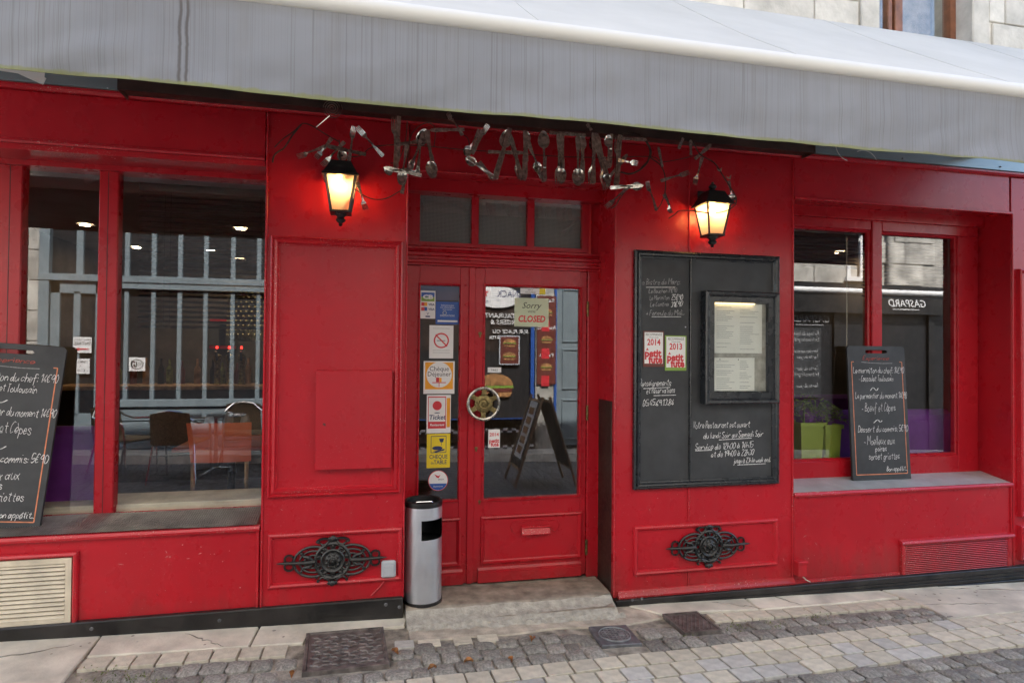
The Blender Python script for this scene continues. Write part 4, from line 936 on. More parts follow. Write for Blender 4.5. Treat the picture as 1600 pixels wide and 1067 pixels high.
# ================================================================== LANTERNS
def lantern(cx_, cz_, label):
    t = thing('wall_lantern', label, 'lantern', (cx_, -.15, cz_), 'lit lanterns flanking the door')
    zt, zb, wt, wb, yc = cz_ + .072, cz_ - .118, .079, .050, -.13
    def ring(w_, z): return [(cx_ - w_, yc - w_, z), (cx_ + w_, yc - w_, z), (cx_ + w_, yc + w_, z), (cx_ - w_, yc + w_, z)]
    q = MB()
    rings = [ring(.098, zt - .006), ring(.098, zt + .002), ring(.088, zt + .012), ring(.068, zt + .050), ring(.054, zt + .082), ring(.024, zt + .088)]
    q.add([p for r_ in rings for p in r_], [(4 * i + k, 4 * i + (k + 1) % 4, 4 * i + 4 + (k + 1) % 4, 4 * i + 4 + k) for i in range(5) for k in range(4)] + [(0, 3, 2, 1), (20, 21, 22, 23)]); part('roof', q, IRON, t)
    q = MB(); q.lathe([(.028, 0), (.024, .008), (.012, .014), (.022, .024), (.026, .034), (.018, .046), (.008, .050), (.010, .058), (.003, .066)], (cx_, yc, zt + .084), 'z', 14); part('finial', q, IRON, t, True)
    q = MB(); q.lathe([(.004, -.075), (.012, -.068), (.008, -.060), (.022, -.050), (.028, -.040), (.020, -.028), (.024, -.020), (.034, -.012), (.034, 0)], (cx_, yc, zb - .006), 'z', 14); part('bottom_finial', q, IRON, t, True)
    top, bot = ring(wt, zt - .004), ring(wb, zb)
    q = MB()
    for k in range(4): q.tube([bot[k], top[k]], .0075, 4)
    q.box(cx_ - wb - .007, cx_ + wb + .007, yc - wb - .007, yc + wb + .007, zb - .012, zb, .002); part('frame', q, IRON, t)
    for k in range(4):
        a, b = k, (k + 1) % 4; q = MB(); q.add([bot[a], bot[b], top[b], top[a]], [(0, 1, 2, 3)]); part('pane', q, LGLASS, t)
    q = MB(); q.lathe([(.008, -.022), (.020, -.010), (.023, .004), (.019, .018), (.010, .03)], (cx_, yc, cz_ + .028), 'z', 14); part('bulb', q, BULB, t, True)
    q = MB(); q.tube([(cx_, yc, cz_ - .12), (cx_, yc, cz_ + .006)], .010, 8); part('lamp_holder', q, CREAM, t)
    q = MB(); q.tube([(cx_, yc + .05, zt + .05), (cx_, -.03, zt + .05), (cx_, -.002, zt + .05)], .010, 8); q.box(cx_ - .035, cx_ + .035, -.012, 0, zt - .02, zt + .12, .004); part('wall_bracket', q, IRON, t)
lantern(-.176, 2.385, 'black lantern glowing orange on the red pilaster left of the door')
lantern(2.112, 2.370, 'black lantern glowing orange above the wall chalkboard')
# ================================================================== CAST ORNAMENTS
def ornament(cx_, cz_, label):
    t = thing('cast_ornament', label, 'ornament', (cx_, 0, cz_), 'black cast iron ornaments on the pilaster bases')
    y = -.016
    def el(x, z, a, b, r_, t0=0, t1=360, n=22): return [(cx_ + x + a * math.cos(R(t0 + (t1 - t0) * k / n)), y, cz_ + z + b * math.sin(R(t0 + (t1 - t0) * k / n))) for k in range(n + (t1 - t0 < 360))], r_, t1 - t0 >= 360
    q = MB(); q.lathe([(.066, -.004), (.068, .008), (.061, .013), (.054, .007), (.046, .005), (.042, .010), (.030, .016), (.022, .02), (.020, .014), (.012, .018), (.010, .024), (.003, .026)], (cx_, y, cz_), 'y', 26)
    for k in range(9):
        a = k * 2 * math.pi / 9; q.lathe([(.010, -.002), (.010, .014), (.004, .018)], (cx_ + .034 * math.cos(a), y, cz_ + .034 * math.sin(a)), 'y', 8)
    part('rosette', q, IRON, t, True, R(40))
    q = MB(); p, r_, c_ = el(0, 0, .095, .097, .011); q.tube(p, r_, 6, True)
    for k in range(10):
        a = R(18 + k * 36); x, z = .083 * math.cos(a), .084 * math.sin(a); p, r_, c_ = el(x, z, .014, .014, .0055, n=10); q.tube(p, r_, 5, True); q.lathe([(.008, 0), (.007, .012), (.002, .015)], (cx_ + x, y, cz_ + z), 'y', 8)
    part('scroll_ring', q, IRON, t, True, R(40))
    for sz in (1, -1):
        q = MB()
        for sx in (1, -1):
            p, r_, c_ = el(sx * .048, sz * .100, .042, .026, .0075, 10, 200, 12) if sx > 0 else el(sx * .048, sz * .100, .042, .026, .0075, -20, 170, 12)
            q.tube(p, r_, 5); q.lathe([(.010, 0), (.008, .012), (.002, .014)], (cx_ + sx * .078, y, cz_ + sz * .108), 'y', 8)
            q.tube([(cx_ + sx * .02, y, cz_ + sz * .112), (cx_ + sx * .035, y - .006, cz_ + sz * .095), (cx_ + sx * .055, y, cz_ + sz * .088), (cx_ + sx * .07, y, cz_ + sz * .10)], [.006, .009, .008, .005], 6)
        q.lathe([(.015, -.002), (.016, .01), (.009, .017), (.003, .018)], (cx_, y, cz_ + sz * .126), 'y', 10)
        for sx in (1, -1): q.lathe([(.010, -.002), (.011, .008), (.003, .012)], (cx_ + sx * .018, y, cz_ + sz * .124), 'y', 8)
        part('crest', q, IRON, t, True, R(40))
    for sx in (1, -1):
        q = MB()
        for a, b, r_ in ((.105, .084, .0075), (.075, .060, .006), (.048, .036, .006)):
            p, _, _ = el(sx * .105, 0, a, b, r_, n=26); q.tube(p, r_, 6, True)
        q.tube([(cx_ + sx * .10, y, cz_), (cx_ + sx * .15, y - .012, cz_), (cx_ + sx * .2, y - .006, cz_), (cx_ + sx * .262, y, cz_), (cx_ + sx * .302, y, cz_)], [.016, .013, .009, .009, .002], 8)
        for sz in (1, -1):
            p, _, _ = el(sx * .236, sz * .021, .024, .022, .006, n=14); q.tube(p, .0065, 5, True)
            q.tube([(cx_ + sx * .115, y, cz_ + sz * .012), (cx_ + sx * .13, y - .008, cz_ + sz * .028), (cx_ + sx * .155, y, cz_ + sz * .03), (cx_ + sx * .168, y, cz_ + sz * .044)], [.012, .011, .008, .006], 6)
            q.lathe([(.009, 0), (.008, .012), (.002, .015)], (cx_ + sx * .17, y, cz_ + sz * .05), 'y', 8)
        part('side_scroll', q, IRON, t, True, R(40))
ornament(-.200, .303, 'black cast iron rosette ornament beside the grey switch')
ornament(2.160, .242, 'black cast iron rosette ornament below the wall chalkboard')
t = thing('outdoor_switch', 'grey weatherproof light switch on the base of the left pilaster', 'switch', (.112, -.02, .185))
q = MB(); q.box(.071, .153, -.030, 0, .186, .283, .008); part('housing', q, PLASTG, t)
q = MB(); q.box(.080, .144, -.038, -.028, .193, .262, .005); part('rocker', q, PLASTG, t)
q = MB(); q.tube([tuple(PV(604, 902, -.012)), tuple(PV(594, 916, -.012)), tuple(PV(580, 930, -.006))], .004, 6); part('cable', q, REDTRIM, t)
t = thing('junction_box', 'small red painted box at the base of the right stall riser', 'electrical box', (2.84, -.03, .01))
q = MB(); q.box(2.800, 2.868, -.060, .004, .010, .095, .004); part('housing', q, REDTRIM, t)
q = MB(); q.box(2.796, 2.872, -.066, .0, .092, .112, .004); part('lid', q, REDTRIM, t)
q = MB(); q.tube([tuple(PV(1254, 900, -.03)), tuple(PV(1259, 905, -.03)), tuple(PV(1266, 909, -.02))], .004, 6); part('cable', q, CREAM, t)
# ================================================================== WALL CHALKBOARD
wb = thing('wall_chalkboard', 'large black framed chalkboard on the right pilaster with opening hours', 'chalkboard', (2.15, 0, .63))
X0, X1, Z0, Z1 = 1.630, 2.676, .630, 2.153
q = MB(); q.box(X0 + .03, 2.017, -.012, -.001, Z0 + .03, Z1 - .03); part('left_panel', q, SLATE, wb)
q = MB(); q.box(2.029, X1 - .03, -.012, -.001, Z0 + .03, Z1 - .03); part('right_panel', q, SLATE, wb)
q = MB(); q.box(2.018, 2.028, -.026, -.001, Z0 + .03, Z1 - .03, .003); part('centre_bead', q, FRAMEB, wb)
q = MB(); q.frame(X0, X1, Z0, Z1, [(0, 0), (.0, .026), (.010, .034), (.018, .028), (.022, .036), (.032, .034), (.040, .020), (.048, .018), (.05, .010)]); part('frame', q, FRAMEB, wb)
for px, py in ((1000, 404), (1000, 509), (1071, 511), (997, 650), (998, 754)):
    p = PV(px, py, -.012); s_ = MB(); s_.lathe([(.005, 0), (.004, .003), (.001, .004)], (p.x, -.012, p.z), 'y', 8); part('screw', s_, STEEL, wb)
def chalk_lines(rows, Y, m_, parent, name='chalk_writing', w_=.0036):
    rg = random.Random(len(rows) + int(abs(Y) * 999))
    for body, a, b, hpx in rows:
        q = MB()
        x0, z0 = P(a[0], a[1], Y); x1, z1 = P(b[0], b[1], Y); hh = hpx / 242.0
        t_ = MB(); e = script_text(t_, body, 0, 0, hh, w_ / 1, rg=rg); k = (x1 - x0) / max(e, 1e-4)
        q.add([(x0 + x * k, Y - z - .0012, z0 + y_ + (z1 - z0) * (x / max(e, 1e-4))) for x, y_, z in t_.v], t_.f)
        part(name, q, m_, parent)
YB = -.0125
chalk_lines([('25€90', (1049, 469), (1067, 468), 8), ('31€90', (1048, 480), (1067, 478), 8), ('L', (997, 446), (1002, 446), 11)], YB, CHALK, wb, w_=.0042)
chalk_lines([('La Bistre de Marc:', (999, 445), (1063, 444), 9), ('Le Bouchon 19€90', (1014, 458), (1058, 457), 7), ('Le Marmiton', (1015, 469), (1046, 468), 7.5), ('La Cantine', (1016, 479), (1045, 478), 7)], YB, CHALKDIM, wb)
chalk_lines([('+ Formule du Midi...', (1009, 493), (1070, 492), 8)], YB - .0005, CHALKDIM, wb)
chalk_lines([('Renseignements', (999, 604), (1049, 602), 10.5), ('et Réservations', (1010, 615), (1055, 613), 9.5), ('05.45.69.13.84', (1004, 634), (1053, 633), 9.5)], YB, CHALK, wb)
chalk_lines([('Votre Restaurant est ouvert', (1083, 669), (1172, 667), 10.5), ('du lundi Soir au Samedi Soir', (1099, 685), (1193, 681), 9.5), ('Service de 12h00 à 14h15', (1086, 703), (1177, 699), 9.5), ('et de 19h00 à 22h30', (1111, 714), (1178, 710), 9), ('jusqu à 23h le week end.', (1146, 723), (1204, 721), 8)], YB - .0003, CHALK, wb)
q = MB()
for a, b in (((1005, 607), (1047, 605)), ((1021, 618), (1056, 617)), ((1009, 449), (1055, 449)), ((1018, 495), (1064, 495)), ((1123, 687), (1174, 684)), ((1086, 704), (1112, 703)), ((1152, 726), (1196, 724))):
    p0, p1 = PV(a[0], a[1], YB), PV(b[0], b[1], YB); t_ = MB(); ribbon(t_, [Vector((p0.x, p0.z)), Vector((p1.x, p1.z))], .004, 0); q.add([(x, YB - .0022, z) for x, z, _ in t_.v], t_.f)
part('chalk_underline', q, CHALK, wb)
# menu case
mc = thing('menu_case', 'black glazed menu case lit from the top on the wall chalkboard', 'menu case', (2.365, -.03, 1.17))
mx0, mx1, mz0, mz1 = 2.098, 2.640, 1.170, 1.903
q = MB(); q.box(mx0 + .02, mx1 - .02, -.030, -.013, mz0 + .02, mz1 - .02); part('case_back', q, FRAMEB, mc)
q = MB(); q.frame(mx0, mx1, mz0, mz1, [(0, .012), (0, .078), (.008, .086), (.022, .084), (.032, .074), (.034, .066), (.036, .062), (.072, .062), (.074, .034)]); part('case_frame', q, FRAMEB, mc)
q = MB(); q.box(2.172, 2.568, -.034, -.0305, 1.250, 1.832); part('backing_board', q, STEPST, mc)
ix0, ix1 = 2.180, 2.535
q = MB(); q.box(ix0, ix1, -.0362, -.0345, 1.50, 1.826); part('menu_sheet', q, PAPER, mc)
q = MB(); q.box(ix0, ix1 - .055, -.0362, -.0345, 1.254, 1.470); part('menu_sheet', q, PAPER, mc)
q = MB(); rg = random.Random(5)
for z0, z1, xe in ((1.515, 1.80, ix1), (1.262, 1.445, ix1 - .055)):
    z = z1
    while z > z0:
        for a, b in ((ix0 + .02, ix0 + .155), (ix0 + .19, xe - .02)):
            e = a + (b - a) * rg.uniform(.5, 1)
            if rg.random() < .85: q.box(a, e, -.0366, -.0363, z, z + .0028)
        z -= .0125
part('menu_print', q, CHALKDIM, mc)
for x_ in (2.225, 2.36): q = MB(); q.lathe([(.004, 0), (.003, .003)], (x_, -.0363, 1.458), 'y', 8); part('pin', q, BLACKP, mc)
q = MB(); q.box(2.185, 2.47, -.054, -.040, 1.822, 1.8275); part('lamp_strip', q, STRIP, mc)
q = MB(); q.box(2.172, 2.568, -.0595, -.057, 1.246, 1.828); q.m = [1] * 6; q.m[2] = 0; part('pane', q, [GLASS, CLEAR], mc)
# guide stickers
def guide(px0, py0, px1, py1, edge, year, label):
    x0, z1 = P(px0, py0, -.014); x1, z0 = P(px1, py1, -.014); cx_ = (x0 + x1) / 2; y = -.0142
    t = thing('guide_plaque', label, 'plaque', (cx_, y, z0)); w_, h_ = x1 - x0, z1 - z0
    q = MB(); q.box(x0, x1, y - .003, y, z0, z1); part('border', q, edge, t)
    q = MB(); q.box(x0 + .008, x1 - .008, y - .0042, y - .0031, z0 + h_ * .09, z1 - .008); part('field', q, WHITE, t)
    q = MB(); put_text(q, 'RECOMMANDÉ', cx_, y - .0048, z1 - .030, .022, sx=.75); put_text(q, 'chaque année', cx_, y - .0048, z1 - .044, .012); part('small_print', q, BLACKP, t)
    q = MB(); put_text(q, year, cx_, y - .0048, z1 - .090, .056, sx=.82, bold=.0015); part('year', q, REDTXT, t)
    q = MB(); put_text(q, 'petit', cx_ - .006, y - .0052, z0 + h_ * .28, .066, sx=.92, bold=.003); put_text(q, 'futé', cx_ + .012, y - .0054, z0 + h_ * .105, .066, sx=.92, bold=.003)
    q.prism([(cx_ - .055, z0 + h_ * .46), (cx_ - .045, z0 + h_ * .53), (cx_ - .035, z0 + h_ * .46)], y - .005, y - .0045); part('logo_lettering', q, REDTXT, t)
guide(1005, 517, 1037, 573, MAROON, '2014', 'brown edged guide plaque dated 2014 on the wall chalkboard')
guide(1039, 524, 1072, 579, GREENP, '2013', 'green edged guide plaque dated 2013 on the wall chalkboard')
# ================================================================== STANDING MENU BOARDS
def menu_board(px_bl, px_br, w_, h_, label, loc, rz, lean, rline, seed):
    t = thing('menu_board', label, 'chalkboard', (0, 0, 0))
    q = MB(); c_ = .016; out = [(-w_ / 2, 0), (w_ / 2, 0), (w_ / 2, h_ - c_), (w_ / 2 - c_, h_), (-w_ / 2 + c_, h_), (-w_ / 2, h_ - c_)]
    hx, hz0, hz1 = w_ * .17, h_ * .945, h_ * .970
    ring_o = [(-w_ / 2, h_ * .9), (w_ / 2, h_ * .9), (w_ / 2, h_ - c_), (w_ / 2 - c_, h_), (-w_ / 2 + c_, h_), (-w_ / 2, h_ - c_)]
    q.prism([(-w_ / 2, 0), (w_ / 2, 0), (w_ / 2, hz0), (-w_ / 2, hz0)], -.009, .009)
    q.prism([(-w_ / 2, hz0), (-hx, hz0), (-hx - .012, (hz0 + hz1) / 2), (-hx, hz1), (-w_ / 2, hz1)], -.009, .009); q.prism([(hx, hz0), (w_ / 2, hz0), (w_ / 2, hz1), (hx, hz1), (hx + .012, (hz0 + hz1) / 2)], -.009, .009)
    q.prism([(-w_ / 2, hz1), (w_ / 2, hz1), (w_ / 2, h_ - c_), (w_ / 2 - c_, h_), (-w_ / 2 + c_, h_), (-w_ / 2, h_ - c_)], -.009, .009)
    part('board', q, SLATE, t)
    y = -.0095; s = h_ / 12.4; ml = w_ / 2 - .030
    q = MB()
    for a, b in (((-ml + .02, h_ * .88), (-ml, h_ * .88)), ((-ml, h_ * .88), (-ml, .04)), ((-ml, .04), (ml, .04)), ((ml, .04), (ml, h_ * .88)), ((ml, h_ * .88), (ml - .02, h_ * .88))):
        t_ = MB(); ribbon(t_, [Vector(a), Vector(b)], .006, 0); q.add([(x, y - .0004 * (1 + (a[0] == b[0])), z) for x, z, _ in t_.v], t_.f)
    part('orange_border', q, CHALKO, t)
    rg = random.Random(seed)
    def rows(rr, m_, name, ww=.0034):
        for body, xa, xb, zf, hf in rr:
            q = MB()
            t_ = MB(); e = script_text(t_, body, 0, 0, hf * h_, ww, rg=rg); x0, x1 = xa * w_, xb * w_; k = (x1 - x0) / e
            q.add([(x0 + x * k, y - .0016 - z, zf * h_ + yy) for x, yy, z in t_.v], t_.f)
            part(name, q, m_, t)
    rows([('Experience', -.24, .22, .895, .030)], CHALKR, 'red_chalk_title'); q = MB()
    t_ = MB(); ribbon(t_, [Vector((-.27 * w_, h_ * .878)), Vector((-.1 * w_, h_ * .872)), Vector((.1 * w_, h_ * .868)), Vector((.27 * w_, h_ * .870))], .004, 0); q.add([(x, y - .001, z) for x, z, _ in t_.v], t_.f); part('underline', q, CHALKDIM, t)
    rows([('Le marmiton du chef: 14€90', -.42, .47, .795, .046), ('- Cassoulet Toulousain', -.33, .28, .735, .044), ('~', -.14, .03, .650, .075), ('Le parmentier du moment 14€90', -.40, .50, .605, .046), ('- Boeuf et Cèpes', -.30, .29, .510, .062), ('~', -.12, .08, .405, .075), ('Dessert du commis: 5€90', -.38, .49, .355, .048),
          ('- Moelleux aux', -.29, .25, .262, .062), ('poires', -.1, .1, .212, .044), ('sorbet griottes', -.22, .32, .150, .052), ('Bon appétit...', .08, .44, .062, .036)], CHALK, 'chalk_writing')
    t.location = loc; t.rotation_euler = (lean, 0, rz); return t
# right board: foot on the zinc sill, head against the frame
p0, p1 = PV(1332, 753, .11), PV(1422, 749, .11)
wR = (p1 - p0).length * 1.0; ztop = P(1370, 541, .20)[1]; hR = math.hypot(ztop - p0.z, .09)
menu_board(0, 0, wR, hR, 'slate menu board with orange border leaning in the right shop window', ((p0.x + p1.x) / 2 + .045, .158, .584), R(-1), -math.atan2(.062, ztop - p0.z), 0, 11)
p1 = PV(44, 833, .06); ztop = P(85, 543, .19)[1]; hL = math.hypot(ztop - p1.z, .12)
ex, ez = P(89, 543, .19)
menu_board(0, 0, .50, hL * 1.0, 'cropped slate menu board leaning on the ribbed sill of the left shop window', ((p1.x + ex) / 2 - .25, .115, .540), R(0), -math.atan2(.11, ztop - p1.z), 0, 23).rotation_euler.y = R(4.0)
# ================================================================== ASHTRAY BIN
t = thing('ashtray_bin', 'tall brushed steel ashtray bin standing on the step left of the door', 'bin', (.318, .088, -.004))
bx, by, br, bh = .318, .088, .112, .605
def binwall(u, v, r_=br):
    a = -math.pi / 2 + (u - .5) * 2 * math.pi; return (bx + r_ * math.cos(a), by + r_ * math.sin(a), .012 + v * (bh - .03))
q = MB(); nu, nv = 72, 40; A0, A1 = -12, 78      # opening, degrees from the side facing the street
def inside(u, v):
    a = (u - .5) * 360; z = v * (bh - .03); zc0, zc1 = .375, .495; am = (A0 + A1) / 2; ah = (A1 - A0) / 2
    da = abs(a - am) / ah; dz = abs(z - (zc0 + zc1) / 2) / ((zc1 - zc0) / 2); return max(0, da) ** 7 + dz ** 7 < 1
vs_ = [binwall(i / nu, j / nv) for j in range(nv + 1) for i in range(nu)]; fs_ = []
for j in range(nv):
    for i in range(nu):
        if not inside((i + .5) / nu, (j + .5) / nv): fs_.append((j * nu + i, j * nu + (i + 1) % nu, (j + 1) * nu + (i + 1) % nu, (j + 1) * nu + i))
q.add(vs_, fs_); part('body', q, STEEL, t, True)
q = MB(); q.lathe([(br * .965, .012), (br * .965, bh - .03)], (bx, by, 0), 'z', 40, cap=False); q.v = q.v
fs_ = q.f; q2 = MB(); nn = 40
for zz0, zz1 in ((.012, .36), (.52, bh - .03)): q2.lathe([(br * .96, zz0), (br * .96, zz1)], (bx, by, 0), 'z', 40, cap=False)
q2.lathe([(br * .955, .372), (br * .5, .366), (.001, .366)], (bx, by, 0), 'z', 40, cap=False)
for i in range(30):
    a0, a1 = -math.pi / 2 + R(A1 + 4) + i / 30 * R(360 - (A1 - A0) - 8), -math.pi / 2 + R(A1 + 4) + (i + 1) / 30 * R(360 - (A1 - A0) - 8)
    q2.add([(bx + br * .96 * math.cos(a0), by + br * .96 * math.sin(a0), .36), (bx + br * .96 * math.cos(a1), by + br * .96 * math.sin(a1), .36), (bx + br * .96 * math.cos(a1), by + br * .96 * math.sin(a1), .52), (bx + br * .96 * math.cos(a0), by + br * .96 * math.sin(a0), .52)], [(0, 1, 2, 3)])
part('inner_liner', q2, PLASTB, t, True)
q = MB(); q.lathe([(br + .003, -.004), (br + .005, .004), (br + .004, .014), (br - .004, .018)], (bx, by, 0), 'z', 40); part('base_ring', q, PLASTB, t, True)
q = MB(); q.lathe([(br + .001, bh - .034), (br + .003, bh - .018), (br + .002, bh - .004), (br - .006, bh), (br - .012, bh - .006), (br - .014, bh - .035), (br - .03, bh - .05), (.001, bh - .05)], (bx, by, 0), 'z', 44, cap=False); part('ashtray_rim', q, PLASTB, t, True)
q = MB(); q.tube([(bx - .05, by - .05, bh - .05), (bx - .05, by - .05, bh - .012), (bx - .045, by - .05, bh - .006), (bx + .045, by - .05, bh - .006), (bx + .05, by - .05, bh - .012), (bx + .05, by - .05, bh - .05)], .003, 6); part('handle', q, CHROME, t)
# ================================================================== STICKERS ON THE DOOR
YG = YD + .0215
def sticker(name, px, label, base_m, draw=None, round_=False, pad=0):
    x0, z1 = P(px[0], px[1], YG); x1, z0 = P(px[2], px[3], YG); cx_, cz_ = (x0 + x1) / 2, (z0 + z1) / 2
    t = thing(name, label, 'sticker', (cx_, YG, z0))
    q = MB()
    if round_: q.prism([(cx_ + (x1 - x0) / 2 * math.cos(k * math.pi / 16), cz_ + (z1 - z0) / 2 * math.sin(k * math.pi / 16)) for k in range(32)], YG - .0008, YG)
    else: q.box(x0, x1, YG - .0008, YG, z0, z1)
    part('sheet', q, base_m, t)
    if draw: draw(t, x0, x1, z0, z1, cx_, cz_, x1 - x0, z1 - z0)
    return t
def lay(t, name, m_, fn, k=1):
    q = MB(); fn(q, YG - .0008 - .0005 * k); part(name, q, m_, t)
def disc(q, cx_, cz_, rx, rz, y, n=28): q.prism([(cx_ + rx * math.cos(k * 2 * math.pi / n), cz_ + rz * math.sin(k * 2 * math.pi / n)) for k in range(n)], y, y + .0004)
def d_cards(t, x0, x1, z0, z1, cx, cz, w, h):
    lay(t, 'card_logo', BLUE, lambda q, y: q.box(x0 + w * .06, x1 - w * .06, y, y + .0004, z1 - h * .22, z1 - h * .06)); lay(t, 'card_logo', GREENP, lambda q, y: q.box(x0 + w * .06, x1 - w * .06, y, y + .0004, z1 - h * .38, z1 - h * .22))
    lay(t, 'logo_lettering', WHITE, lambda q, y: put_text(q, 'CB', cx, y, z1 - h * .29, h * .20, sx=1.4, bold=.002), 2)
    for k, c in ((0, ORAP), (1, BLUE)): lay(t, 'card_logo', REDTXT, lambda q, y: q.box(x0 + w * .06, x0 + w * .27, y, y + .0004, z1 - h * (.55 + .17 * k), z1 - h * (.42 + .17 * k))); lay(t, 'card_logo', c, lambda q, y: q.box(x0 + w * .27, x0 + w * .46, y, y + .0004, z1 - h * (.55 + .17 * k), z1 - h * (.42 + .17 * k)))
    lay(t, 'logo_lettering', DKBLUE, lambda q, y: [put_text(q, 'VISA', x0 + w * .74, y, z1 - h * (.53 + .17 * k), h * .11, bold=.0006) for k in (0, 1)] + [put_text(q, 'V', cx, y, z0 + h * .13, h * .14)] + [q.box(cx - w * .15, cx + w * .15, y, y + .0004, z0 + h * .05, z0 + h * .10)], 2)
sticker('payment_sticker', (657, 454, 680, 498), 'white bank card sticker at the top left of the narrow door pane', WHITE, d_cards)
def d_video(t, x0, x1, z0, z1, cx, cz, w, h):
    lay(t, 'lettering', WHITE, lambda q, y: [put_text(q, s, cx, y, z1 - h * f, h * g, sx=.8) for s, f, g in (('Etablissement placé', .19, .09), ('sous vidéosurveillance', .28, .09), ('et sécurisé par', .37, .09), ('INNOVATIONS', .66, .12))] + [q.box(x0 + w * .08, x1 - w * .06, y, y + .0004, z0 + h * .10, z0 + h * .18)])
    lay(t, 'lens_motif', PLASTG, lambda q, y: disc(q, x0 + w * .38, z0 + h * .50, w * .09, w * .09, y)); lay(t, 'lens_motif', BLUE, lambda q, y: disc(q, x0 + w * .38, z0 + h * .50, w * .06, w * .06, y), 2)
sticker('security_sticker', (681, 471, 717, 507), 'blue video surveillance sticker right of the bank card sticker', BLUE, d_video)
sticker('blue_film', (656, 446, 718, 470), 'plain dark blue film across the top of the narrow door pane', DKBLUE).location.y += .002
def d_smoke(t, x0, x1, z0, z1, cx, cz, w, h):
    def ringf(q, y):
        pts = [(cx + w * .32 * math.cos(k * math.pi / 16), cz + .04 * h + w * .32 * math.sin(k * math.pi / 16)) for k in range(32)]; inn = [(cx + w * .26 * math.cos(k * math.pi / 16), cz + .04 * h + w * .26 * math.sin(k * math.pi / 16)) for k in range(32)]
        q.add([(a, y, b) for a, b in pts + inn], [(k, (k + 1) % 32, 32 + (k + 1) % 32, 32 + k) for k in range(32)]); a = w * .22
        q.prism([(cx - a - .006, cz + .04 * h + a), (cx - a, cz + .04 * h + a + .006), (cx + a + .006, cz + .04 * h - a), (cx + a, cz + .04 * h - a - .006)], y, y - .0003)
    lay(t, 'prohibition_ring', REDTXT, ringf, 2)
    lay(t, 'cigarette', CHALKDIM, lambda q, y: [q.box(cx - w * .18, cx + w * .16, y, y + .0003, cz + h * .02, cz + h * .05)] + [q.box(x0 + w * .15, x1 - w * .15, y, y + .0003, z, z + .002) for z in (z1 - h * .1, z0 + h * .24, z0 + h * .17)])
sticker('no_smoking_notice', (671, 508, 708, 560), 'white no smoking notice on the narrow door pane', WHITE, d_smoke)
def d_chq(t, x0, x1, z0, z1, cx, cz, w, h):
    lay(t, 'orange_field', ORAP, lambda q, y: q.box(x0 + w * .05, x1 - w * .05, y, y + .0004, z0 + h * .14, z1 - h * .04)); lay(t, 'white_disc', WHITE, lambda q, y: disc(q, cx, cz + h * .08, w * .41, w * .41, y), 2)
    lay(t, 'lettering', BLACKP, lambda q, y: [put_text(q, 'Chèque', cx, y, cz + h * .20, h * .20, sx=.95), put_text(q, 'Déjeuner', cx, y, cz + h * .04, h * .20, sx=.95)], 3)
    lay(t, 'plate_motif', REDTXT, lambda q, y: [q.box(cx - w * .10, cx, y, y + .0003, cz - h * .14, cz + h * .0), q.box(cx - w * .22, cx + w * .22, y, y + .0003, cz - h * .17, cz - h * .145), q.box(cx - w * .01, cx + w * .01, y, y + .0003, cz - h * .29, cz - h * .17)], 3)
    lay(t, 'plate_motif', ORAP, lambda q, y: q.box(cx + .001, cx + w * .08, y, y + .0003, cz - h * .14, cz - h * .01), 3)
sticker('voucher_sticker', (662, 564, 710, 615), 'orange meal voucher sticker with a white disc', WHITE, d_chq)
def d_tick(t, x0, x1, z0, z1, cx, cz, w, h):
    lay(t, 'red_panel', REDTXT, lambda q, y: q.box(x0 + w * .05, x0 + w * .80, y, y + .0004, z0 + h * .12, z1 - h * .04)); lay(t, 'white_panel', WHITE, lambda q, y: [q.box(x0 + w * .08, x0 + w * .77, y, y + .0004, z0 + h * .30, z1 - h * .07)], 2)
    lay(t, 'ball', REDTXT, lambda q, y: disc(q, x0 + w * .43, z1 - h * .28, w * .19, w * .19, y), 3)
    lay(t, 'lettering', DKBLUE, lambda q, y: [put_text(q, 'Ticket', x0 + w * .43, y, z0 + h * .36, h * .17, shear=.15, bold=.0008), disc(q, x0 + w * .43, z0 + h * .53, w * .12, h * .012, y)], 3)
    lay(t, 'lettering', WHITE, lambda q, y: put_text(q, 'Restaurant', x0 + w * .43, y, z0 + h * .19, h * .085, shear=.15, bold=.0006), 3); lay(t, 'side_panel', ORAP, lambda q, y: q.box(x0 + w * .83, x1 - w * .03, y, y + .0004, z0 + h * .15, z1 - h * .08))
sticker('meal_ticket_sticker', (667, 617, 704, 676), 'white and red ticket sticker with a red ball', WHITE, d_tick)
def d_table(t, x0, x1, z0, z1, cx, cz, w, h):
    def out(q, y):
        for a in ((x0 + w * .17, x1 - w * .17, z1 - h * .08, z1 - h * .06), (x0 + w * .17, x1 - w * .17, z1 - h * .56, z1 - h * .54)): q.box(a[0], a[1], y, y + .0003, a[2], a[3])
        for xx in (x0 + w * .17, x1 - w * .19): q.box(xx, xx + w * .025, y, y + .0003, z1 - h * .555, z1 - h * .065)
        disc(q, cx - w * .05, z1 - h * .42, w * .22, h * .06, y - .0002); q.prism([(cx - w * .24, z1 - h * .52), (cx + w * .26, z1 - h * .44), (cx + w * .26, z1 - h * .49), (cx - .1 * w, z1 - h * .545)], y, y + .0003)
        q.prism([(cx + w * .02, z1 - h * .14), (cx + w * .24, z1 - h * .14), (cx + w * .19, z1 - h * .25), (cx + w * .07, z1 - h * .25)], y, y + .0003); q.box(cx + w * .12, cx + w * .14, y, y + .0003, z1 - h * .34, z1 - h * .25)
        put_text(q, 'CHEQUE', cx, y, z0 + h * .27, h * .17, sx=.8, bold=.0006); put_text(q, 'TABLE', cx + w * .08, y, z0 + h * .11, h * .17, sx=.8, bold=.0006); put_text(q, 'de', x0 + w * .24, y, z0 + h * .11, h * .12, sx=.8)
    lay(t, 'print', DKBLUE, out)
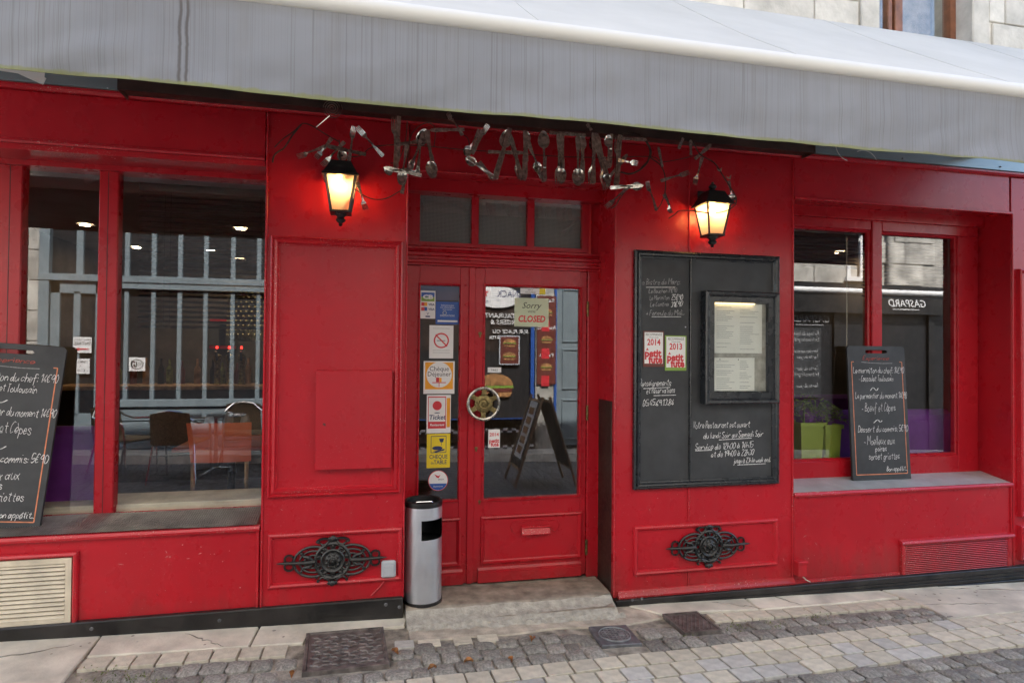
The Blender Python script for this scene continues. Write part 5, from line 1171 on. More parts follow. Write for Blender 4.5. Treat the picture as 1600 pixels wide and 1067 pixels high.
sticker('table_voucher_sticker', (667, 678, 703, 730), 'yellow voucher sticker with a drawn dish and wine glass', YEL, d_table)
def d_round(t, x0, x1, z0, z1, cx, cz, w, h):
    lay(t, 'white_disc', WHITE, lambda q, y: disc(q, cx, cz, w * .47, h * .47, y))
    lay(t, 'blue_segment', BLUE, lambda q, y: q.prism([(cx + w * .46 * math.cos(R(a)), cz + h * .46 * math.sin(R(a))) for a in range(197, 344, 8)], y, y + .0003), 2)
    lay(t, 'gull', REDTXT, lambda q, y: q.prism([(cx - w * .2, cz + h * .32), (cx, cz + h * .22), (cx + w * .12, cz + h * .28), (cx + w * .02, cz + h * .12), (cx - w * .08, cz + h * .16)], y, y + .0003), 2)
    lay(t, 'lettering', DKBLUE, lambda q, y: put_text(q, 'ancv', cx + w * .14, y, cz + h * .02, h * .15), 2); lay(t, 'lettering', WHITE, lambda q, y: put_text(q, 'Bienvenue', cx, y, cz - h * .31, h * .11), 3)
sticker('round_sticker', (669, 735, 700, 766), 'round white and blue welcome sticker low on the narrow door pane', REDTXT, d_round, True)
def d_tirez(t, x0, x1, z0, z1, cx, cz, w, h): lay(t, 'lettering', BLACKP, lambda q, y: put_text(q, 'TIREZ', cx, y, cz - h * .2, h * .55))
sticker('pull_sign', (762, 574, 783, 582), 'tiny white pull sign above the handwheel', WHITE, d_tirez)
def d_2014(t, x0, x1, z0, z1, cx, cz, w, h):
    lay(t, 'lettering', REDTXT, lambda q, y: [put_text(q, '2014', cx, y, cz + h * .14, h * .26, bold=.0008), put_text(q, 'petit', cx, y, cz - h * .22, h * .30, bold=.0014), put_text(q, 'futé', cx + w * .06, y, cz - h * .42, h * .28, bold=.0014)])
sticker('guide_sticker', (763, 671, 781, 699), 'small guide sticker dated 2014 on the wide door pane', WHITE, d_2014)
def d_closed(t, x0, x1, z0, z1, cx, cz, w, h):
    lay(t, 'lettering', BLACKP, lambda q, y: [put_text(q, 'Sorry', cx - w * .02, y, cz + h * .14, h * .30, shear=.35), put_text(q, "WE'RE", cx, y, cz - h * .01, h * .10)])
    lay(t, 'lettering', REDTXT, lambda q, y: put_text(q, 'CLOSED', cx, y, cz - h * .33, h * .31, sx=.85, shear=.15, bold=.002))
sticker('closed_card', (804, 465, 857, 511), 'pale green card saying closed hung in the wide door pane', PALEGR, d_closed)
def d_visit(t, x0, x1, z0, z1, cx, cz, w, h):
    lay(t, 'lettering', BLACKP, lambda q, y: [put_text(q, 'ESPACE', x0 + w * .4, y, cz + h * .1, h * .28), put_text(q, 'NON FUMEURS', x0 + w * .4, y, cz - h * .32, h * .28)]); lay(t, 'yellow_square', YEL, lambda q, y: q.box(x1 - w * .24, x1, y, y + .0003, z0, z1))
sticker('notice_strip', (813, 450, 852, 460), 'narrow white notice strip with a yellow end above the closed card', WHITE, d_visit)
# ================================================================== INSIDE THE RESTAURANT
def blind(xa, xb, zt, zb, step, y, label, tilt=.5, open_=True):
    t = thing('venetian_blind', label, 'blind', ((xa + xb) / 2, y, zb))
    q = MB(); q.box(xa, xb, y - .02, y + .03, zt, zt + .045, .003); part('head_rail', q, BLACKW, t)
    z = zt - step; n = 0; me = None; h_ = .024
    q = MB(); q.add([(xa, -.018, -h_ * .35), (xb, -.018, -h_ * .35), (xb, .018, h_ * .35), (xa, .018, h_ * .35), (xa, -.018, -h_ * .35 - .002), (xb, -.018, -h_ * .35 - .002), (xb, .018, h_ * .35 - .002), (xa, .018, h_ * .35 - .002)], [(0, 1, 2, 3), (7, 6, 5, 4), (0, 4, 5, 1), (2, 6, 7, 3)])
    q.v = [(x - (xa + xb) / 2, yy, zz) for x, yy, zz in q.v]; me = q.mesh('slat', DARKW)
    while z > zb:
        o = bpy.data.objects.new('slat', me); COL.objects.link(o); o.parent = t; o.location = (0, 0, z - zb + rnd.uniform(-.002, .002)); o.rotation_euler = (0, rnd.uniform(-.003, .003), 0); z -= step; n += 1
    for f in (.18, .22, .85):
        q = MB(); x_ = xa + (xb - xa) * f; q.tube([(x_, y - .02, zt), (x_, y - .02, zb)], .0015, 4); part('cord', q, BLACKW, t)
blind(-1.36, -.56, 2.44, 1.62, .030, .40, 'dark venetian blind half lowered behind the left shop window')
blind(2.86, 3.66, 2.42, 2.16, .028, .40, 'dark venetian blind drawn up behind the left pane of the right window')
blind(3.72, 4.50, 2.40, 1.95, .028, .40, 'dark venetian blind behind the right pane of the right window')
t = thing('blind_chain', 'pale beaded blind chain hanging behind the right shop window', 'chain', (3.3, .36, 1.4))
q = MB(); x_, z_ = P(1323, 430, .36); q.tube([(x_, .36, 2.4), (x_, .36, 1.42)], .004, 5); part('chain', q, CREAM, t)
def bench(x0, x1, y0, y1, zs, zb, label, back_y=1):
    t = thing('banquette', label, 'bench', ((x0 + x1) / 2, (y0 + y1) / 2, 0), 'purple banquettes')
    q = MB(); q.box(x0, x1, y0, y1, .0, zs, .03); part('seat', q, PURPLE, t)
    q = MB(); a = y0 if back_y < 0 else y1 - .14; q.box(x0, x1, a, a + .14, zs - .02, zb, .04); part('backrest', q, PURPLE, t)
bench(-2.7, -1.52, .44, 1.0, .45, 1.03, 'purple banquette close behind the left shop window', -1)
bench(3.22, 4.62, .42, 1.0, .45, 1.06, 'purple banquette close behind the right shop window', -1)
bench(4.35, 5.6, 1.6, 2.2, .45, 1.06, 'purple banquette farther back behind the right shop window')
def table(x, y, label, top=ORANGE, w_=.7):
    t = thing('dining_table', label, 'table', (x, y, 0), 'dining tables in the restaurant')
    q = MB(); q.box(x - w_ / 2, x + w_ / 2, y - .35, y + .35, .72, .75, .006); part('table_top', q, top, t)
    q = MB(); q.tube([(x, y, .0), (x, y, .72)], .03, 10); q.box(x - .2, x + .2, y - .2, y + .2, 0, .02, .005); part('pedestal', q, IRON, t)
    for k, (dx, dy) in enumerate(((-.15, -.1), (.12, -.12), (-.05, .12))):
        g = thing('wine_glass', ['wine glass on the left of a table top', 'wine glass on the right of a table top', 'wine glass at the back of a table top'][k] + ' ' + label.split(' standing ')[-1], 'glass', (x + dx, y + dy, .75), 'wine glasses')
        q = MB(); q.lathe([(.034, 0), (.004, .006), (.004, .09), (.03, .12), (.038, .16), (.03, .21)], (x + dx, y + dy, .75), 'z', 12, cap=False); part('bowl', q, PLASTG, g, True)
table(-1.1, 1.75, 'orange topped dining table standing inside the left window'); table(3.55, 1.75, 'orange topped dining table standing inside the right window'); table(4.5, 1.15 + .9, 'second orange topped table standing deep inside the right window')
def planter(px, py0, py1, w_, Y, label, bush):
    x, z1 = P(px, py0, Y); t = thing('planter', label, 'plant', (x, Y, 0), 'lime green planters')
    q = MB(); b = w_ * .75; zt = z1; vs_ = [(x - b / 2, Y - b / 2, .5), (x + b / 2, Y - b / 2, .5), (x + b / 2, Y + b / 2, .5), (x - b / 2, Y + b / 2, .5), (x - w_ / 2, Y - w_ / 2, zt), (x + w_ / 2, Y - w_ / 2, zt), (x + w_ / 2, Y + w_ / 2, zt), (x - w_ / 2, Y + w_ / 2, zt)]
    q.add(vs_, [(0, 1, 5, 4), (1, 2, 6, 5), (2, 3, 7, 6), (3, 0, 4, 7), (0, 3, 2, 1)]); q.frame(x - w_ / 2 - .012, x + w_ / 2 + .012, Y - w_ / 2 - .012, Y + w_ / 2 + .012, [(0, 0), (0, .03), (.02, .03), (.02, 0)]); n0 = 8
    q.v[n0:] = [(a, c, zt - b_) for a, b_, c in q.v[n0:]]
    part('pot', q, LIME, t)
    q = MB(); rg = random.Random(int(px))
    for i in range(260):
        a, e = rg.uniform(0, 6.28), rg.uniform(-.2, 1.3); r_ = bush * rg.uniform(.5, 1.05); c = Vector((x + r_ * math.cos(a) * math.cos(e), Y + r_ * math.sin(a) * math.cos(e), zt + bush * .55 + r_ * math.sin(e) * .9)); d = Vector((rg.gauss(0, 1), rg.gauss(0, 1), rg.gauss(0, 1))).normalized(); u = d.orthogonal().normalized() * .005
        q.add([tuple(c - u), tuple(c + u), tuple(c + d * .05)], [(0, 1, 2)])
    q.tube([(x, Y, zt - .1), (x, Y, zt + bush)], .008, 5); part('foliage', q, PLANT, t)
planter(1256, 664, 0, .20, .44, 'lime green planter with a bushy plant at the left edge of the right window', .16)
planter(1292, 668, 0, .14, .40, 'narrower lime planter with a dry tuft beside the purple banquette', .12)
t = thing('potted_trunk', 'rough brown palm trunk between the lime planters', 'plant', (3.1, .66, .4)); x_, _ = P(1274, 680, .66)
q = MB(); q.tube([(x_, .66, .5), (x_ + .005, .66, .8), (x_ - .01, .66, 1.0)], [.05, .045, .03], 9)
for i in range(60):
    a = rnd.uniform(0, 6.28); z = rnd.uniform(.6, .98); q.add([(x_ + .045 * math.cos(a - .2), .66 + .045 * math.sin(a - .2), z), (x_ + .045 * math.cos(a + .2), .66 + .045 * math.sin(a + .2), z), (x_ + .06 * math.cos(a), .66 + .06 * math.sin(a), z + .05)], [(0, 1, 2)])
part('trunk', q, WICKER, t)
for k in range(7):
    a = k * .9; q = MB(); q.tube([(x_, .66, 1.0), (x_ + .09 * math.cos(a), .66 + .09 * math.sin(a), 1.12), (x_ + .2 * math.cos(a), .66 + .2 * math.sin(a), 1.05), (x_ + .26 * math.cos(a), .66 + .26 * math.sin(a), .92)], [.006, .012, .010, .002], 4, flat=.3); part('frond', q, PLANT, t)
# orange sling chair, bar, taps, lamps
t = thing('sling_chair', 'chair with an orange sling back inside the left shop window', 'chair', (-.95, 1.1, 0))
x0, z1 = P(291, 661, .75); x1, z0 = P(392, 720, .75)
q = MB(); q.grid(lambda u, v: (x0 + .03 * v + u * (x1 - x0 - .03 * v), .75 - .03 * math.sin(u * math.pi), z1 - v * (z1 - z0) - .012 * math.sin(u * math.pi) * (1 - v)), 10, 4); q.grid(lambda u, v: (x0 + .03 * v + u * (x1 - x0 - .03 * v), .755 - .03 * math.sin(u * math.pi), z1 - v * (z1 - z0)), 10, 4); part('sling_back', q, ORANGE, t, True)
q = MB(); q.box(x0 + .04, x1 - .02, .77, 1.2, .44, .47, .01); part('seat', q, ORANGE, t)
for x_ in (x0 + .04, x1 - .03):
    for y_ in (.77, 1.17): q = MB(); q.tube([(x_, y_, 0), (x_, y_, z1 if y_ < .9 else .45)], .014, 6); part('leg', q, OAK, t)
t = thing('bar_counter', 'wooden bar counter at the back of the left room', 'counter', (-1.6, 4.2, 0))
q = MB(); q.box(-3.4, .2, 3.95, 4.5, 1.03, 1.08, .008); part('counter_top', q, OAK, t)
q = MB(); q.box(-3.4, .2, 4.05, 4.45, 0, 1.03); part('counter_front', q, DARKW, t)
for k in range(3):
    x_, z_ = P(340 + k * 19, 560, 4.2); tt = thing('beer_tap', ['beer tap at the left of the bar taps', 'middle beer tap on the bar', 'beer tap at the right of the bar taps'][k], 'beer tap', (x_, 4.2, 1.08), 'beer taps on the bar')
    q = MB(); q.lathe([(.05, 0), (.035, .02), (.03, .25), (.045, .28), (.045, .34), (.01, .36)], (x_, 4.2, 1.08), 'z', 14); part('column', q, BRASS, tt, True)
    q = MB(); q.tube([(x_, 4.17, 1.36), (x_, 4.12, 1.47)], .015, 8); part('lever', q, BLACKP, tt)
    q = MB(); q.box(x_ - .012, x_ + .012, 4.16, 4.165, 1.50, 1.53); part('indicator', q, REDLED, tt)
t = thing('back_bar_panel', 'red panel with framed slates behind the bar taps', 'panel', (-1.0, 6.3, 1.3))
x0, z1 = P(328, 496, 6.3); x1, z0 = P(368, 545, 6.3); q = MB(); q.box(x0, x1, 6.3, 6.34, z0, z1); part('panel', q, RED, t)
for f in (.3, .7): q = MB(); q.box(x0 + (x1 - x0) * f - .12, x0 + (x1 - x0) * f + .12, 6.28, 6.30, z0 + .05, z0 + .4, .004); part('framed_slate', q, SLATE, t)
for k in range(16):
    x_ = -3.0 + k * .14 + rnd.uniform(-.03, .03); tt = MB(); hh = rnd.uniform(.24, .32); tt.lathe([(.035, 0), (.037, .01), (.037, hh * .6), (.014, hh * .75), (.013, hh), (.0, hh + .002)], (x_, 4.35, 1.08), 'z', 10)
    single('bottle', tt, [PLASTB, PLANT, MAROON, OAK][k % 4], 'dark bottle standing in the row along the bar counter', 'bottle', 'bottles on the bar counter', True)
t = thing('pendant_lamp', 'gold perforated pendant lamp inside the left window beside the pilaster', 'lamp', (-.6, 1.9, 1.7)); x_, z_ = P(407, 492, 1.9); 
q = MB(); q.lathe([(.23, -.22), (.26, -.1), (.26, .1), (.23, .2)], (x_, 1.9, z_), 'z', 28, cap=False); part('shade', q, BRASS, t, True)
q = MB()
for j in range(10):
    for i in range(36):
        a = (i + .5 * (j % 2)) * 2 * math.pi / 36; zz = z_ - .17 + j * .037; c = Vector((x_ + .262 * math.cos(a), 1.9 + .262 * math.sin(a), zz)); u = Vector((-math.sin(a), 0 + math.cos(a), 0)) * .006; q.add([tuple(c - u), tuple(c + Vector((0, 0, -.006))), tuple(c + u), tuple(c + Vector((0, 0, .006)))], [(0, 1, 2, 3)])
o = part('lamp_holes', q, GOLDDOT, t); o['kind'] = 'stuff'
q = MB(); q.tube([(x_, 1.9, z_ + .2), (x_, 1.9, 2.78)], .004, 5); part('cord', q, PLASTB, t)
SPOTS = [(329, 390, 'left room spot right of the blind cords'), (376, 357, 'left room spot nearest the pilaster'), (375, 405, 'left room spot low above the bar'), (213, 414, 'left room spot left of the blind'), (133, 351, 'left room spot behind the narrow pane'), (1311, 394, 'right room spot seen through the drawn up blind'), (870, 470, 'spot deep behind the wide door pane')]
for px, py, lab in SPOTS:
    d = ray(px, py); tt = (2.775 - H) / d.z; p = CAM + d * tt
    if not (.5 < p.y < 6.3): p.y = 5.0; p.x, _ = P(px, py, 5.0)
    t = thing('ceiling_spot', 'small warm recessed ceiling light, the ' + lab, 'ceiling light', (p.x, p.y, 2.775), 'recessed ceiling lights')
    q = MB(); q.lathe([(.05, -.002), (.05, 0)], (p.x, p.y, 2.772), 'z', 14); part('lens', q, SPOT, t); q = MB(); q.lathe([(.052, -.008), (.065, -.008), (.065, .004)], (p.x, p.y, 2.774), 'z', 16, cap=False); part('bezel', q, STEEL, t)
for px, py, Y, lab in ((1390, 494, 3.4, 'flat orange pendant lamp glowing behind the right window'), (1483, 512, 2.6, 'flat orange pendant lamp at the right edge of the right window')):
    x_, z_ = P(px, py, Y); t = thing('pendant_lamp', lab, 'lamp', (x_, Y, z_)); q = MB(); q.lathe([(.22, -.012), (.22, 0), (.05, .05), (.02, .08)], (x_, Y, z_), 'z', 24); part('shade', q, ORANGE, t, True)
    q = MB(); q.lathe([(.2, -.014), (.2, -.012)], (x_, Y, z_), 'z', 24); part('diffuser', q, GOLDDOT, t); q = MB(); q.tube([(x_, Y, z_ + .08), (x_, Y, 2.78)], .004, 5); part('cord', q, PLASTB, t)
# ================================================================== ACROSS THE STREET (seen in the panes)
def RF(px, py, S, g=.28): x, z = P(px, py, 2 * g + S); return Vector((x, -S, z))
def gbox(mb, x0, x1, y0, y1, z0, z1, b=.004): mb.box(x0, x1, y0, y1, z0, z1, b)
FP = -5.1
mb = MB(); mb.box(-14, 16, -5.4, -4.72, -.6, -.5)
vs_ = []
for x_ in (-14, 16): vs_ += [(x_, -5.4, gz(x_) + .09), (x_, -4.70, gz(x_) + .075), (x_, -4.66, gz(x_) - .05)]
mb.add(vs_, [(0, 3, 4, 1), (1, 4, 5, 2)]); struct('far_pavement', mb, CONC)
ob = thing('opposite_house', 'tall pale stone house across the street with a grey blue shopfront', 'building', (-2, FP, 0))
def obx(name, m_, boxes, parent=ob, b=.0, lab=None):
    q = MB()
    for a in boxes: q.box(*a, b)
    return part(name, q, m_, parent, label=lab)
w_ = obx('stone_wall', STONEO, [(-14, .25, FP - .4, FP - .02, 3.19, 9.5), (-14, -4.30, FP - .4, FP - .02, -.4, 3.19), (-.10, .25, FP - .4, FP - .02, -.4, 3.19), (-14, .25, FP - 6, FP - 5.8, -.4, 9.5), (-14, .25, FP - 6, FP - .4, 9.3, 9.5)])
for k in range(8): obx('stone_block', STONEO, [(-4.72 + .03 * (k % 2), -4.28, FP - .03, FP + .03, -.02 + k * .40, .375 + k * .40)], w_, .01)
obx('string_course', STONEO, [(-14, .25, FP - .05, FP + .06, 3.20, 3.32)], ob, .01)
for xx in (-4.2, -2.2, -.9):
    fr = obx('window', WHITE, [(xx - .5, xx - .42, FP - .04, FP + .02, 4.2, 6.0), (xx + .42, xx + .5, FP - .04, FP + .02, 4.2, 6.0), (xx - .5, xx + .5, FP - .04, FP + .02, 5.95, 6.05), (xx - .5, xx + .5, FP - .04, FP + .05, 4.14, 4.2), (xx - .03, xx + .03, FP - .04, FP + .02, 4.2, 6.0)]); obx('pane', DKBLUE, [(xx - .42, xx + .42, FP - .03, FP - .01, 4.2, 5.95)], fr)
XS0, XS1 = -4.28, -.12
sf = obx('shopfront_frame', GREYBLUE, [(XS0, XS1, FP - .06, FP + .05, 2.385, 2.475), (XS0, XS1, FP - .06, FP + .0, 3.12, 3.19), (XS0, XS0 + .12, FP - .06, FP + .04, .05, 3.19), (XS1 - .1, XS1, FP - .06, FP + .04, .05, 3.19), (-3.48, XS1, FP - .06, FP + .03, .70, .80), (-3.48, XS1, FP - .06, FP + .03, .05, .12), (-3.48, XS1, FP - .06, FP + .035, 2.30, 2.40), (-3.50, -3.38, FP - .06, FP + .035, .05, 3.19)], b=.004)
MX = [-3.25, -2.92, -2.59, -2.26, -1.91, -1.57, -1.23, -.89, -.55]
for xx in MX: obx('mullion', GREYBLUE, [(xx - .027, xx + .027, FP - .05, FP + .0, .8, 2.3), (xx - .03, xx + .03, FP - .05, FP + .0, 2.475, 3.14)], sf, .003)
for k, z in enumerate((.13, .32, .51)): obx('riser_plank', GREYBLUE, [(-3.36, XS1 - .1, FP - .05, FP - .005, z, z + .175)], sf, .006)
obx('pane', BLACKP, [(-3.4, XS1 - .08, FP - .055, FP - .05, .8, 3.15)], sf)
dr_ = obx('door', GREYBLUE, [(-4.15, -4.04, FP - .05, FP + .01, .08, 2.38), (-3.62, -3.5, FP - .05, FP + .01, .08, 2.38), (-3.88, -3.80, FP - .05, FP + .01, .6, 2.25), (-4.15, -3.5, FP - .05, FP + .01, 2.22, 2.38), (-4.15, -3.5, FP - .05, FP + .01, .08, .62)], b=.003); obx('pane', BLACKP, [(-4.05, -3.6, FP - .04, FP - .03, .6, 2.25)], dr_)
obx('transom_pane', BLACKP, [(-4.16, -3.5, FP - .055, FP - .05, 2.47, 3.15)], sf); obx('mullion', GREYBLUE, [(-3.86, -3.78, FP - .05, FP + .0, 2.475, 3.14)], sf)
def placard(name, c, w_, h_, base, rows, label, m_=BLACKP, y=FP + .014, extra=None):
    t = thing(name, label, 'sign', (c.x, y, c.z - h_ / 2)); q = MB(); q.box(c.x - w_ / 2, c.x + w_ / 2, y, y + .003, c.z - h_ / 2, c.z + h_ / 2); part('sheet', q, base, t)
    q = MB()
    for body, f, g, mm in rows: put_text(q, body, c.x, y + .0045, c.z + h_ * f, h_ * g, back=True)
    part('lettering', q, m_, t)
    if extra: extra(t, c, w_, h_, y)
    return t
def arrow(t, c, w_, h_, y): q = MB(); q.prism([(c.x + w_ * .35, c.z - h_ * .30), (c.x + w_ * .35, c.z - h_ * .22), (c.x - w_ * .15, c.z - h_ * .22), (c.x - w_ * .15, c.z - h_ * .16), (c.x - w_ * .38, c.z - h_ * .26), (c.x - w_ * .15, c.z - h_ * .36), (c.x - w_ * .15, c.z - h_ * .30)], y + .004, y + .005); part('arrow', q, REDTXT, t)
placard('entrance_sign', RF(129, 539, 5.09), .22, .21, WHITE, [('BAR ET RESTO', .28, .15, 0), ('ENTREE', .0, .28, 0)], 'white entrance placard with a red arrow on the grey door across the street', extra=arrow)
placard('upstairs_sign', RF(126, 572, 5.09), .22, .20, WHITE, [('SALLE', .22, .24, 0), ('A', -.06, .22, 0), ("L'ETAGE", -.36, .24, 0)], 'white placard about the upstairs room on the grey door across the street')
def wifi(t, c, w_, h_, y):
    q = MB(); pts = [(c.x + w_ * .36 * math.cos(k * math.pi / 16), y + .005, c.z + h_ * .34 * math.sin(k * math.pi / 16)) for k in range(32)]; q.tube(pts, .005, 5, True); part('ring', q, BLACKP, t)
    q = MB(); q.box(c.x - w_ * .36, c.x - w_ * .0, y + .004, y + .006, c.z - h_ * .2, c.z + h_ * .2, .001); part('black_badge', q, BLACKP, t); q = MB(); put_text(q, 'Fi', c.x - w_ * .17, y + .0075, c.z - h_ * .12, h_ * .36, back=True, bold=.002); part('lettering', q, WHITE, t)
placard('wifi_sign', RF(213.5, 569, 5.05), .20, .185, WHITE, [('Wi', -.11, .34, 0)], 'square white wireless internet sign on the shop pane across the street', y=FP + .03, extra=wifi)
t_ = bpy.data.objects['wifi_sign']
for ch in t_.children:
    if ch.name.startswith('lettering') and ch.data.materials[0] == BLACKP: ch.location.x += .045
# --- burger bar
XB0, XB1 = .25, 2.52
bb = thing('snack_bar', 'small burger bar front with checkered bands across the street', 'building', (1.4, FP, 0))
obx('stone_wall', STONEO, [(XB0, 4.35, FP - .4, FP - .02, 2.95, 9.0), (2.52, 2.84, FP - .4, FP - .02, -.4, 2.95), (3.62, 4.35, FP - .4, FP - .02, -.4, 2.95), (XB0, 4.35, FP - 6, FP - 5.8, -.4, 9.0), (XB0, 4.35, FP - 6, FP - .4, 8.8, 9.0)], bb)
obx('shop_glass', BLACKP, [(XB0 + .05, XB1, FP - .06, FP - .04, .45, 2.9)], bb); obx('riser', DARKW, [(XB0, XB1, FP - .08, FP - .0, -.2, .45)], bb)
obx('door_curtain', DARKW, [(XB0 + .5, XB1 - .35, FP - .04, FP - .035, 1.5, 2.4)], bb)
obx('post', BLUE, [(XB1 - .09, XB1 - .03, FP - .05, FP + .02, .4, 2.9), (XB1 + .30, XB1 + .34, FP - .05, FP + .0, .4, 2.9)], bb, .004); obx('blue_band', BLUE, [(XB0, XB1 - .1, FP - .02, FP + .0, .30, .46)], bb)
for zz in (.24, -.02):
    for k in range(32):
        for r_ in (0, 1):
            if (k + r_) % 2 == 0: obx('check_tile', WHITE, [(XB0 + k * .07, XB0 + k * .07 + .069, FP + .001, FP + .012, zz + r_ * .035, zz + r_ * .035 + .034)], bb)
sh = obx('shutter_door', GREYBLUE, [(2.86, 3.60, FP - .06, FP - .02, .02, 2.6)], bb, .004)
for a in ((.1, .75), (.9, 1.55), (1.65, 2.5)): q = MB(); q.frame(2.95, 3.52, a[0], a[1], [(0, 0), (.004, .015), (.02, .018), (.03, .004)]); q.v = [(x, FP - .02 - y, z) for x, y, z in q.v]; part('door_panel', q, GREYBLUE, sh)
for zz in (.8, 1.35, 1.9): obx('strap_hinge', IRON, [(3.25, 3.60, FP - .02, FP - .005, zz, zz + .04)], sh)
def onbar(px, py): return RF(px, py, 5.09, .312)
c = onbar(783, 464); t = thing('snack_sign', 'white oval snack sign with a red star across the street', 'sign', (c.x, FP + .01, c.z - .16)); q = MB()
w2 = abs(onbar(757, 464).x - onbar(815, 464).x) / 2; q.prism([(c.x - .06 + w2 * 1.25 * math.cos(k * math.pi / 20), c.z + .17 * math.sin(k * math.pi / 20)) for k in range(40)], FP - .0, FP + .006); part('oval', q, WHITE, t)
q = MB(); put_text(q, 'SNACK', c.x + .13, FP + .009, c.z + .0, .15, back=True, sx=.8); put_text(q, 'nyc', c.x - .26, FP + .009, c.z - .10, .09, back=True); part('lettering', q, DKBLUE, t); sx_ = c.x - .26
q = MB(); q.prism([(sx_ + (.075 if k % 2 == 0 else .03) * math.sin(k * math.pi / 5), c.z + .06 + (.075 if k % 2 == 0 else .03) * math.cos(k * math.pi / 5)) for k in range(10)], FP + .007, FP + .009); part('star', q, REDTXT, t)
t = thing('window_lettering', 'white slanted lettering about burgers on the snack bar pane across the street', 'lettering', (1.6, FP, 1.4)); q = MB()
for body, px, py, s_ in (('RESTAURANT', 800, 497, .105), ('BURGERS &', 803, 507, .105), ('SUR PLACE OU', 808, 521, .085), ('A EMPORTER', 795, 530, .07)):
    c = onbar(px, py); put_text(q, body, c.x - .10, FP + .004, c.z, s_, back=True, shear=.2, bold=.001)
part('lettering', q, WHITE, t)
def burger(t, x, z, s, y):
    for nm, m_, pr in (('bun', CARAMEL, [(s * math.cos(R(a)), s * .62 * math.sin(R(a))) for a in range(0, 181, 12)]), ('salad', GREENP, [(-s, -.02 * s), (s, -.02 * s), (s * 1.05, -.14 * s), (-s * 1.05, -.14 * s)]), ('patty', MAROON, [(-s * .97, -.15 * s), (s * .97, -.15 * s), (s * .93, -.36 * s), (-s * .93, -.36 * s)]), ('bun', CARAMEL, [(-s * .95, -.37 * s), (s * .95, -.37 * s), (s * .8, -.62 * s), (-s * .8, -.62 * s)])):
        q = MB(); q.prism([(x + a, z + b) for a, b in pr], y, y + .004); part(nm, q, m_, t)
c = onbar(775, 600); t = thing('burger_poster', 'large burger picture on the snack bar pane across the street', 'poster', (c.x, FP, c.z - .3)); burger(t, c.x - .02, c.z - .02, .29, FP + .002)
def mposter(px0, py0, px1, py1, heads, label):
    a, b = onbar(px0, py0), onbar(px1, py1); x0, x1, z0, z1 = min(a.x, b.x), max(a.x, b.x), min(a.z, b.z), max(a.z, b.z); cx = (x0 + x1) / 2; h = z1 - z0
    t = thing('menu_poster', label, 'poster', (cx, FP, z0)); q = MB(); q.box(x0, x1, FP + .004, FP + .012, z0, z1); part('sheet', q, MAROON, t)
    q = MB()
    for k, (hd, f) in enumerate(heads): put_text(q, hd, cx, FP + .0135, z0 + h * f, .085, back=True)
    part('lettering', q, WHITE, t)
    for k, (hd, f) in enumerate(heads):
        s = (x1 - x0) * .30; q = MB(); q.prism([(cx - s * .9, z0 + h * f - .30), (cx + s * .5, z0 + h * f - .30), (cx + s * .5, z0 + h * f - .46), (cx - s * .9, z0 + h * f - .46)], FP + .0125, FP + .014); part('price_panel', q, REDTXT, t); burger(t, cx, z0 + h * f - .16, s, FP + .014)
mposter(840, 462, 868, 600, (('Kebabs', .93), ('Assiettes', .62), ('Paninis', .31)), 'tall maroon menu poster with three dishes on the pillar across the street')
a = onbar(780, 524); b = onbar(812, 570); t = thing('dish_poster', 'small poster with two dishes beside the burger picture across the street', 'poster', (a.x, FP, b.z)); x0, x1 = sorted((a.x, b.x)); q = MB(); q.box(x0, x1, FP + .003, FP + .009, b.z, a.z); part('sheet', q, PLASTG, t); q = MB(); q.box(x0 + .02, x1 - .02, FP + .0092, FP + .011, b.z + .02, a.z - .02); part('dark_field', q, MAROON, t)
for f in (.3, .75): burger(t, (x0 + x1) / 2, b.z + (a.z - b.z) * f, .10, FP + .0115)
# --- the bistro with the white rail
XG0, XG1 = 4.4, 10.4
gh = thing('bistro_house', 'pale stone house across the street with a black bistro front and white awning rail', 'building', (8, FP, 0))
gw = obx('stone_wall', STONEO, [(XG0, 7.3, FP - .4, FP - .02, 2.72, 9.2), (7.3, XG1, FP - .4, FP - .021, 2.72, 4.45), (XG0, 5.0, FP - .4, FP - .02, -.6, 2.72), (XG1 - .3, XG1 - .001, FP - 6, FP - .07, -.6, 2.72), (XG0, 7.3, FP - 6, FP - 5.8, -.4, 9.2), (7.0, 7.3, FP - 6, FP - .4, 4.4, 9.2), (XG0, 7.3, FP - 6, FP - .4, 9.0, 9.2), (7.3, XG1, FP - 6, FP - .4, 4.2, 4.44)], gh)
z = 2.74; row = 0
while z < 4.3:
    x = 5.2 + (row % 2) * .35
    while x < 9.7:
        l = rnd.uniform(.55, .95)
        if not (8.05 < x + l / 2 < 8.85 and 2.8 < z + .2 < 4.4): obx('stone_block', STONEO, [(x + .006, x + l - .006, FP - .03, FP + .006, z + .006, z + .384)], gw, .008)
        x += l
    z += .39; row += 1
fr = obx('window', WHITE, [(8.15, 8.22, FP - .04, FP + .03, 2.86, 4.3), (8.68, 8.75, FP - .04, FP + .03, 2.86, 4.3), (8.42, 8.48, FP - .04, FP + .03, 2.86, 4.3), (8.1, 8.8, FP - .04, FP + .08, 2.78, 2.86), (8.15, 8.75, FP - .04, FP + .02, 3.5, 3.55)], gh, .004); obx('pane', BLACKP, [(8.22, 8.68, FP - .03, FP - .01, 2.86, 4.3)], fr)
obx('drain_pipe', STONEO, [(8.98, 9.06, FP, FP + .08, 2.72, 4.4)], gh, .02)
obx('shop_glass', BLACKP, [(5.0, XG1, FP - .06, FP - .04, .3, 2.6)], gh); obx('riser', BLACKW, [(5.0, XG1, FP - .1, FP - .0, -.6, .3)], gh)
